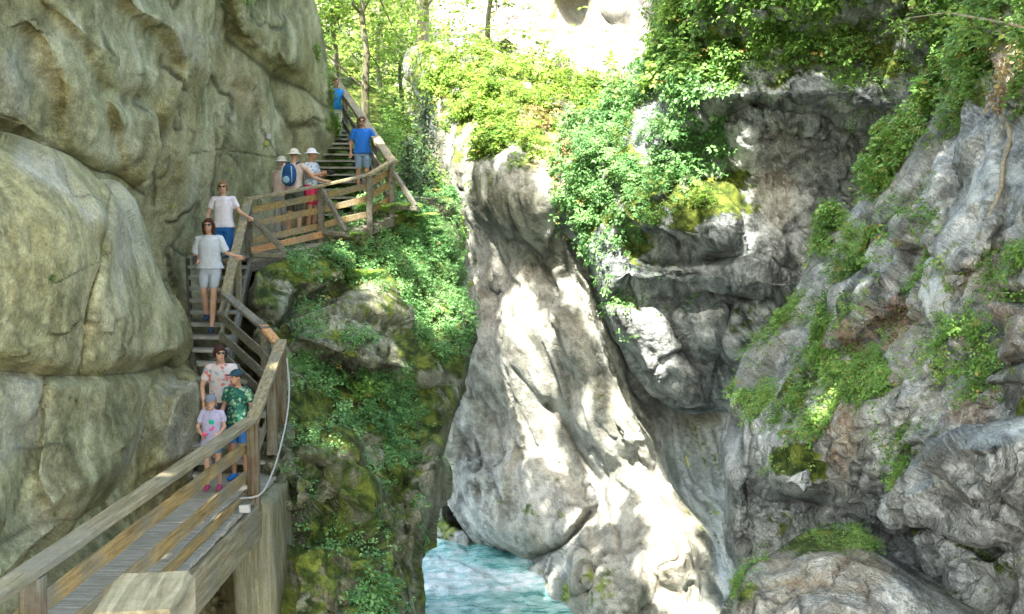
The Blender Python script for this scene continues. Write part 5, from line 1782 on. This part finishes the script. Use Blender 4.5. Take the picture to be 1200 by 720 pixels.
def held(name, label, cat, parts_list, loc, rz=0):
    e = empty(name, loc, rz); tag(e, label, cat)
    for nm, data, mat in parts_list:
        mesh_obj(nm, *data, mat, e)
    return e


def foot(px, py, d): return P(px, py, d)


M['black'] = plain_mat('black_plastic', (.02, .02, .022, 1), .4, .1)
M['floral'] = spots('white_floral_print', (.50, .47, .47, 1), [(.55, .16, .14, 1), (.62, .35, .34, 1), (.3, .32, .42, 1)], 22, .72)
M['camo'] = spots('green_leaf_print', (.018, .09, .075, 1), [(.03, .15, .10, 1), (.10, .26, .14, 1), (.3, .42, .3, 1)], 30, .5)
M['check'] = spots('blue_white_print', (.55, .58, .62, 1), [(.2, .3, .45, 1), (.4, .45, .5, 1)], 26, .5)

WHITE = (.68, .67, .70)
# descending woman with the phone
f1 = Vector((-4.83, 17.75, -1.50))
w1 = (A3.lerp(A4, .30) - f1) + Vector((0, 0, .03))
person('woman in loose pale grey top and light shorts holding a phone on the stairs', f1, .12, 1.68,
       dict(re=(-.24, .02, 1.12), rw=(-.17, -.22, 1.03), le=(.27, -.05, 1.15), lw=(.44, -.12, 1.10), lk=(.07, -.16, .50), la=(.03, -.16, -.04), rk=(-.10, -.06, .52), ra=(-.09, .14, .14), lean=-.04, nod=.05),
       (.46, .50, .56), (.36, .40, .46), (.03, .05, .10), (.05, .025, .015), glasses=True, longhair=True, sleeve=.7, leg=.82, loose=.03, headturn=-.1)
held('smartphone', 'dark phone in the hand of the woman in the loose grey top', 'phone', [('case', board(Vector((0, 0, -.07)), Vector((0, 0, .07)), .07, .012, Vector((0, 1, 0))), M['black'])], f1 + Vector((-.15, -.32, 1.03)), .2)
# woman behind in blue trousers
f2 = Vector((-5.0, 19.3, -.80))
person('woman in white T-shirt and blue cropped trousers behind on the stairs', f2, .1, 1.64,
       dict(le=(.29, -.02, 1.15), lw=(.46, -.14, 1.06), re=(-.27, .0, 1.13), rw=(-.28, -.04, .88), lk=(.09, -.08, .50), la=(.08, -.12, .03), rk=(-.10, .0, .50), ra=(-.11, .08, .14), hem=.88),
       (.60, .57, .64), (.02, .12, .36), (.62, .05, .08), (.20, .12, .06), glasses=True, sleeve=.5, leg=1.35, loose=.015)
# mother, boy, child
f3 = Vector((-3.98, 15.1, -3.22))
person('woman with dark pinned-up hair and white patterned shirt behind the two children', f3, .15, 1.66,
       dict(le=(.24, -.12, 1.13), lw=(.17, -.30, .98), re=(-.26, -.06, 1.12), rw=(-.22, -.24, .92), lean=-.06, nod=.09),
       M['floral'], (.05, .07, .12), (.1, .1, .12), (.04, .02, .015), glasses=True, sleeve=.5, leg=.5, headturn=.35, bun=True, loose=.02)
f4 = Vector((-3.62, 14.55, -3.31))
person('boy in dark green leaf-print T-shirt and dark cap beside the railing', f4, -.35, 1.47,
       dict(le=(.27, -.04, 1.12), lw=(.28, -.20, .98), re=(-.24, -.04, 1.12), rw=(-.20, -.20, .98), hem=.86, nod=.06),
       M['camo'], (.04, .16, .42), (.02, .14, .45), (.05, .03, .02), hat=('cap', (.02, .055, .08)), female=False, skin='skin_tan', leg=.8, loose=.02, headturn=-.3)
f5 = Vector((-3.82, 14.0, -3.31))


def tee_print(e, s, p, H3):
    v, f = ell((.02, -.150, 1.24), (.05, .012, .045)); mesh_obj('green_print', [q * s for q in v], f, cloth((.02, .42, .26)), e, True)
    v, f = join([ell((.02, -.160, 1.11), (.05, .012, .018)), ell((.05, -.162, 1.15), (.03, .01, .015))]); mesh_obj('pink_print', [q * s for q in v], f, cloth((.75, .12, .3)), e, True)


person('small child in grey cap and lilac T-shirt with green and pink print', f5, .05, 1.22,
       dict(le=(.22, -.03, 1.13), lw=(.16, -.24, 1.04), re=(-.25, -.04, 1.12), rw=(-.12, -.24, 1.02), hem=.80, nod=.09),
       (.38, .36, .50), (.10, .22, .40), (.40, .06, .16), (.20, .12, .06), hat=('cap', (.16, .18, .23)), leg=.6, loose=.035, extra=tee_print)
held('toy', 'small pink toy held by the child in the grey cap', 'toy', [('toy_body', ell((0, 0, 0), (.035, .02, .025)), cloth((.7, .1, .22)))], f5 + Vector((-.03, -.25, .76)))
# lookout group
fd = lambda x, y: A4.lerp(A5, max(0, min(1, (x + 4.75) / 1.1))).z - 1.12


def rucksack(e, s, p, H3):
    parts = [ell((0, .20, 1.20), (.15, .11, .23)), ell((0, .28, 1.10), (.11, .07, .12))]
    melt('rucksack', parts, cloth((.02, .07, .19)), e, s, .012, 2, .008)
    v, f = join([ell((0, .345, 1.10), (.075, .012, .07)), tube_data([(-.09, .30, 1.36), (-.11, .325, 1.2), (-.1, .3, 1.05)], [.012] * 3, 6), tube_data([(.09, .30, 1.36), (.11, .325, 1.2), (.1, .3, 1.05)], [.012] * 3, 6)])
    mesh_obj('rucksack_trim', [q * s for q in v], f, cloth((.25, .45, .58)), e, True)
    v, f = join([tube_data([(x, .12, 1.42), (x, -.02, 1.455), (x * 1.05, -.15, 1.3)], [.016] * 3, 6) for x in (-.11, .11)])
    mesh_obj('shoulder_strap', [q * s for q in v], f, cloth((.03, .05, .09)), e, True)


x = (346 - 600) / 1300 * 22.0
person('hiker in beige sun hat seen from behind with blue rucksack on the lookout', (x, 22.0, -.12), math.radians(165), 1.70,
       dict(re=(-.34, -.16, 1.16), rw=(-.52, -.30, 1.10), le=(.27, -.10, 1.12), lw=(.22, -.30, 1.0)),
       (.52, .42, .38), (.085, .09, .075), (.10, .09, .08), (.2, .14, .09), hat=('sun', (.62, .60, .50)), sleeve=.2, leg=.95, extra=rucksack, female=False)
x = (366 - 600) / 1300 * 22.3
person('hiker in pale hat, checked shirt and red shorts holding a camera', (x, 22.3, -.05), math.radians(70), 1.66,
       dict(re=(-.24, -.08, 1.14), rw=(-.10, -.30, 1.20), le=(.24, -.08, 1.14), lw=(.10, -.30, 1.20)),
       M['check'], (.55, .04, .10), (.12, .11, .1), (.2, .14, .1), hat=('sun', (.66, .66, .72)), leg=.8, skin='skin_tan', female=False)
cx = Vector((x, 22.3, -.05)) + Matrix.Rotation(math.radians(70), 3, 'Z') @ Vector((0, -.42, 1.19))
held('camera', 'black camera held up by the hiker in red shorts', 'camera', [('camera_body', board(Vector((-.06, 0, 0)), Vector((.06, 0, 0)), .05, .085), M['black']), ('camera_lens', tube_data([(0, -.02, 0), (0, -.10, 0)], [.034, .034], 12), M['black'])], cx, math.radians(70))
x = (331 - 600) / 1300 * 22.4
person('hiker in faded pink top and pale hat at the left end of the lookout', (x, 22.4, -.2), math.radians(150), 1.66,
       dict(le=(.25, -.06, 1.13), lw=(.22, -.22, .98), re=(-.25, -.06, 1.13), rw=(-.20, -.24, 1.0)),
       (.56, .46, .46), (.36, .37, .40), (.2, .2, .2), (.3, .25, .2), hat=('sun', (.50, .50, .42)), sleeve=.9, leg=1.8, loose=.02)
# men on the upper stairs
x = (426 - 600) / 1300 * 24.6
person('man in bright blue polo shirt and blue-grey shorts coming down the upper stairs', (x, 24.6, .86), .1, 1.62,
       dict(le=(.30, .0, 1.17), lw=(.42, -.10, 1.02), re=(-.26, .02, 1.13), rw=(-.27, -.06, .88), hem=.86),
       (.015, .13, .50), (.18, .27, .40), (.1, .1, .1), (.06, .04, .03), glasses=True, female=False, skin='skin_tan', sleeve=.6, leg=.9, loose=.03)
x = (395 - 600) / 1300 * 29.6
person('distant walker in blue shirt and white trousers at the top of the stairs', (x, 29.6, 2.25), math.radians(40), 1.75,
       dict(), (.02, .22, .60), (.62, .64, .62), (.2, .2, .2), (.12, .06, .04), female=False, skin='skin_tan', sleeve=.5, leg=1.8, loose=.02)
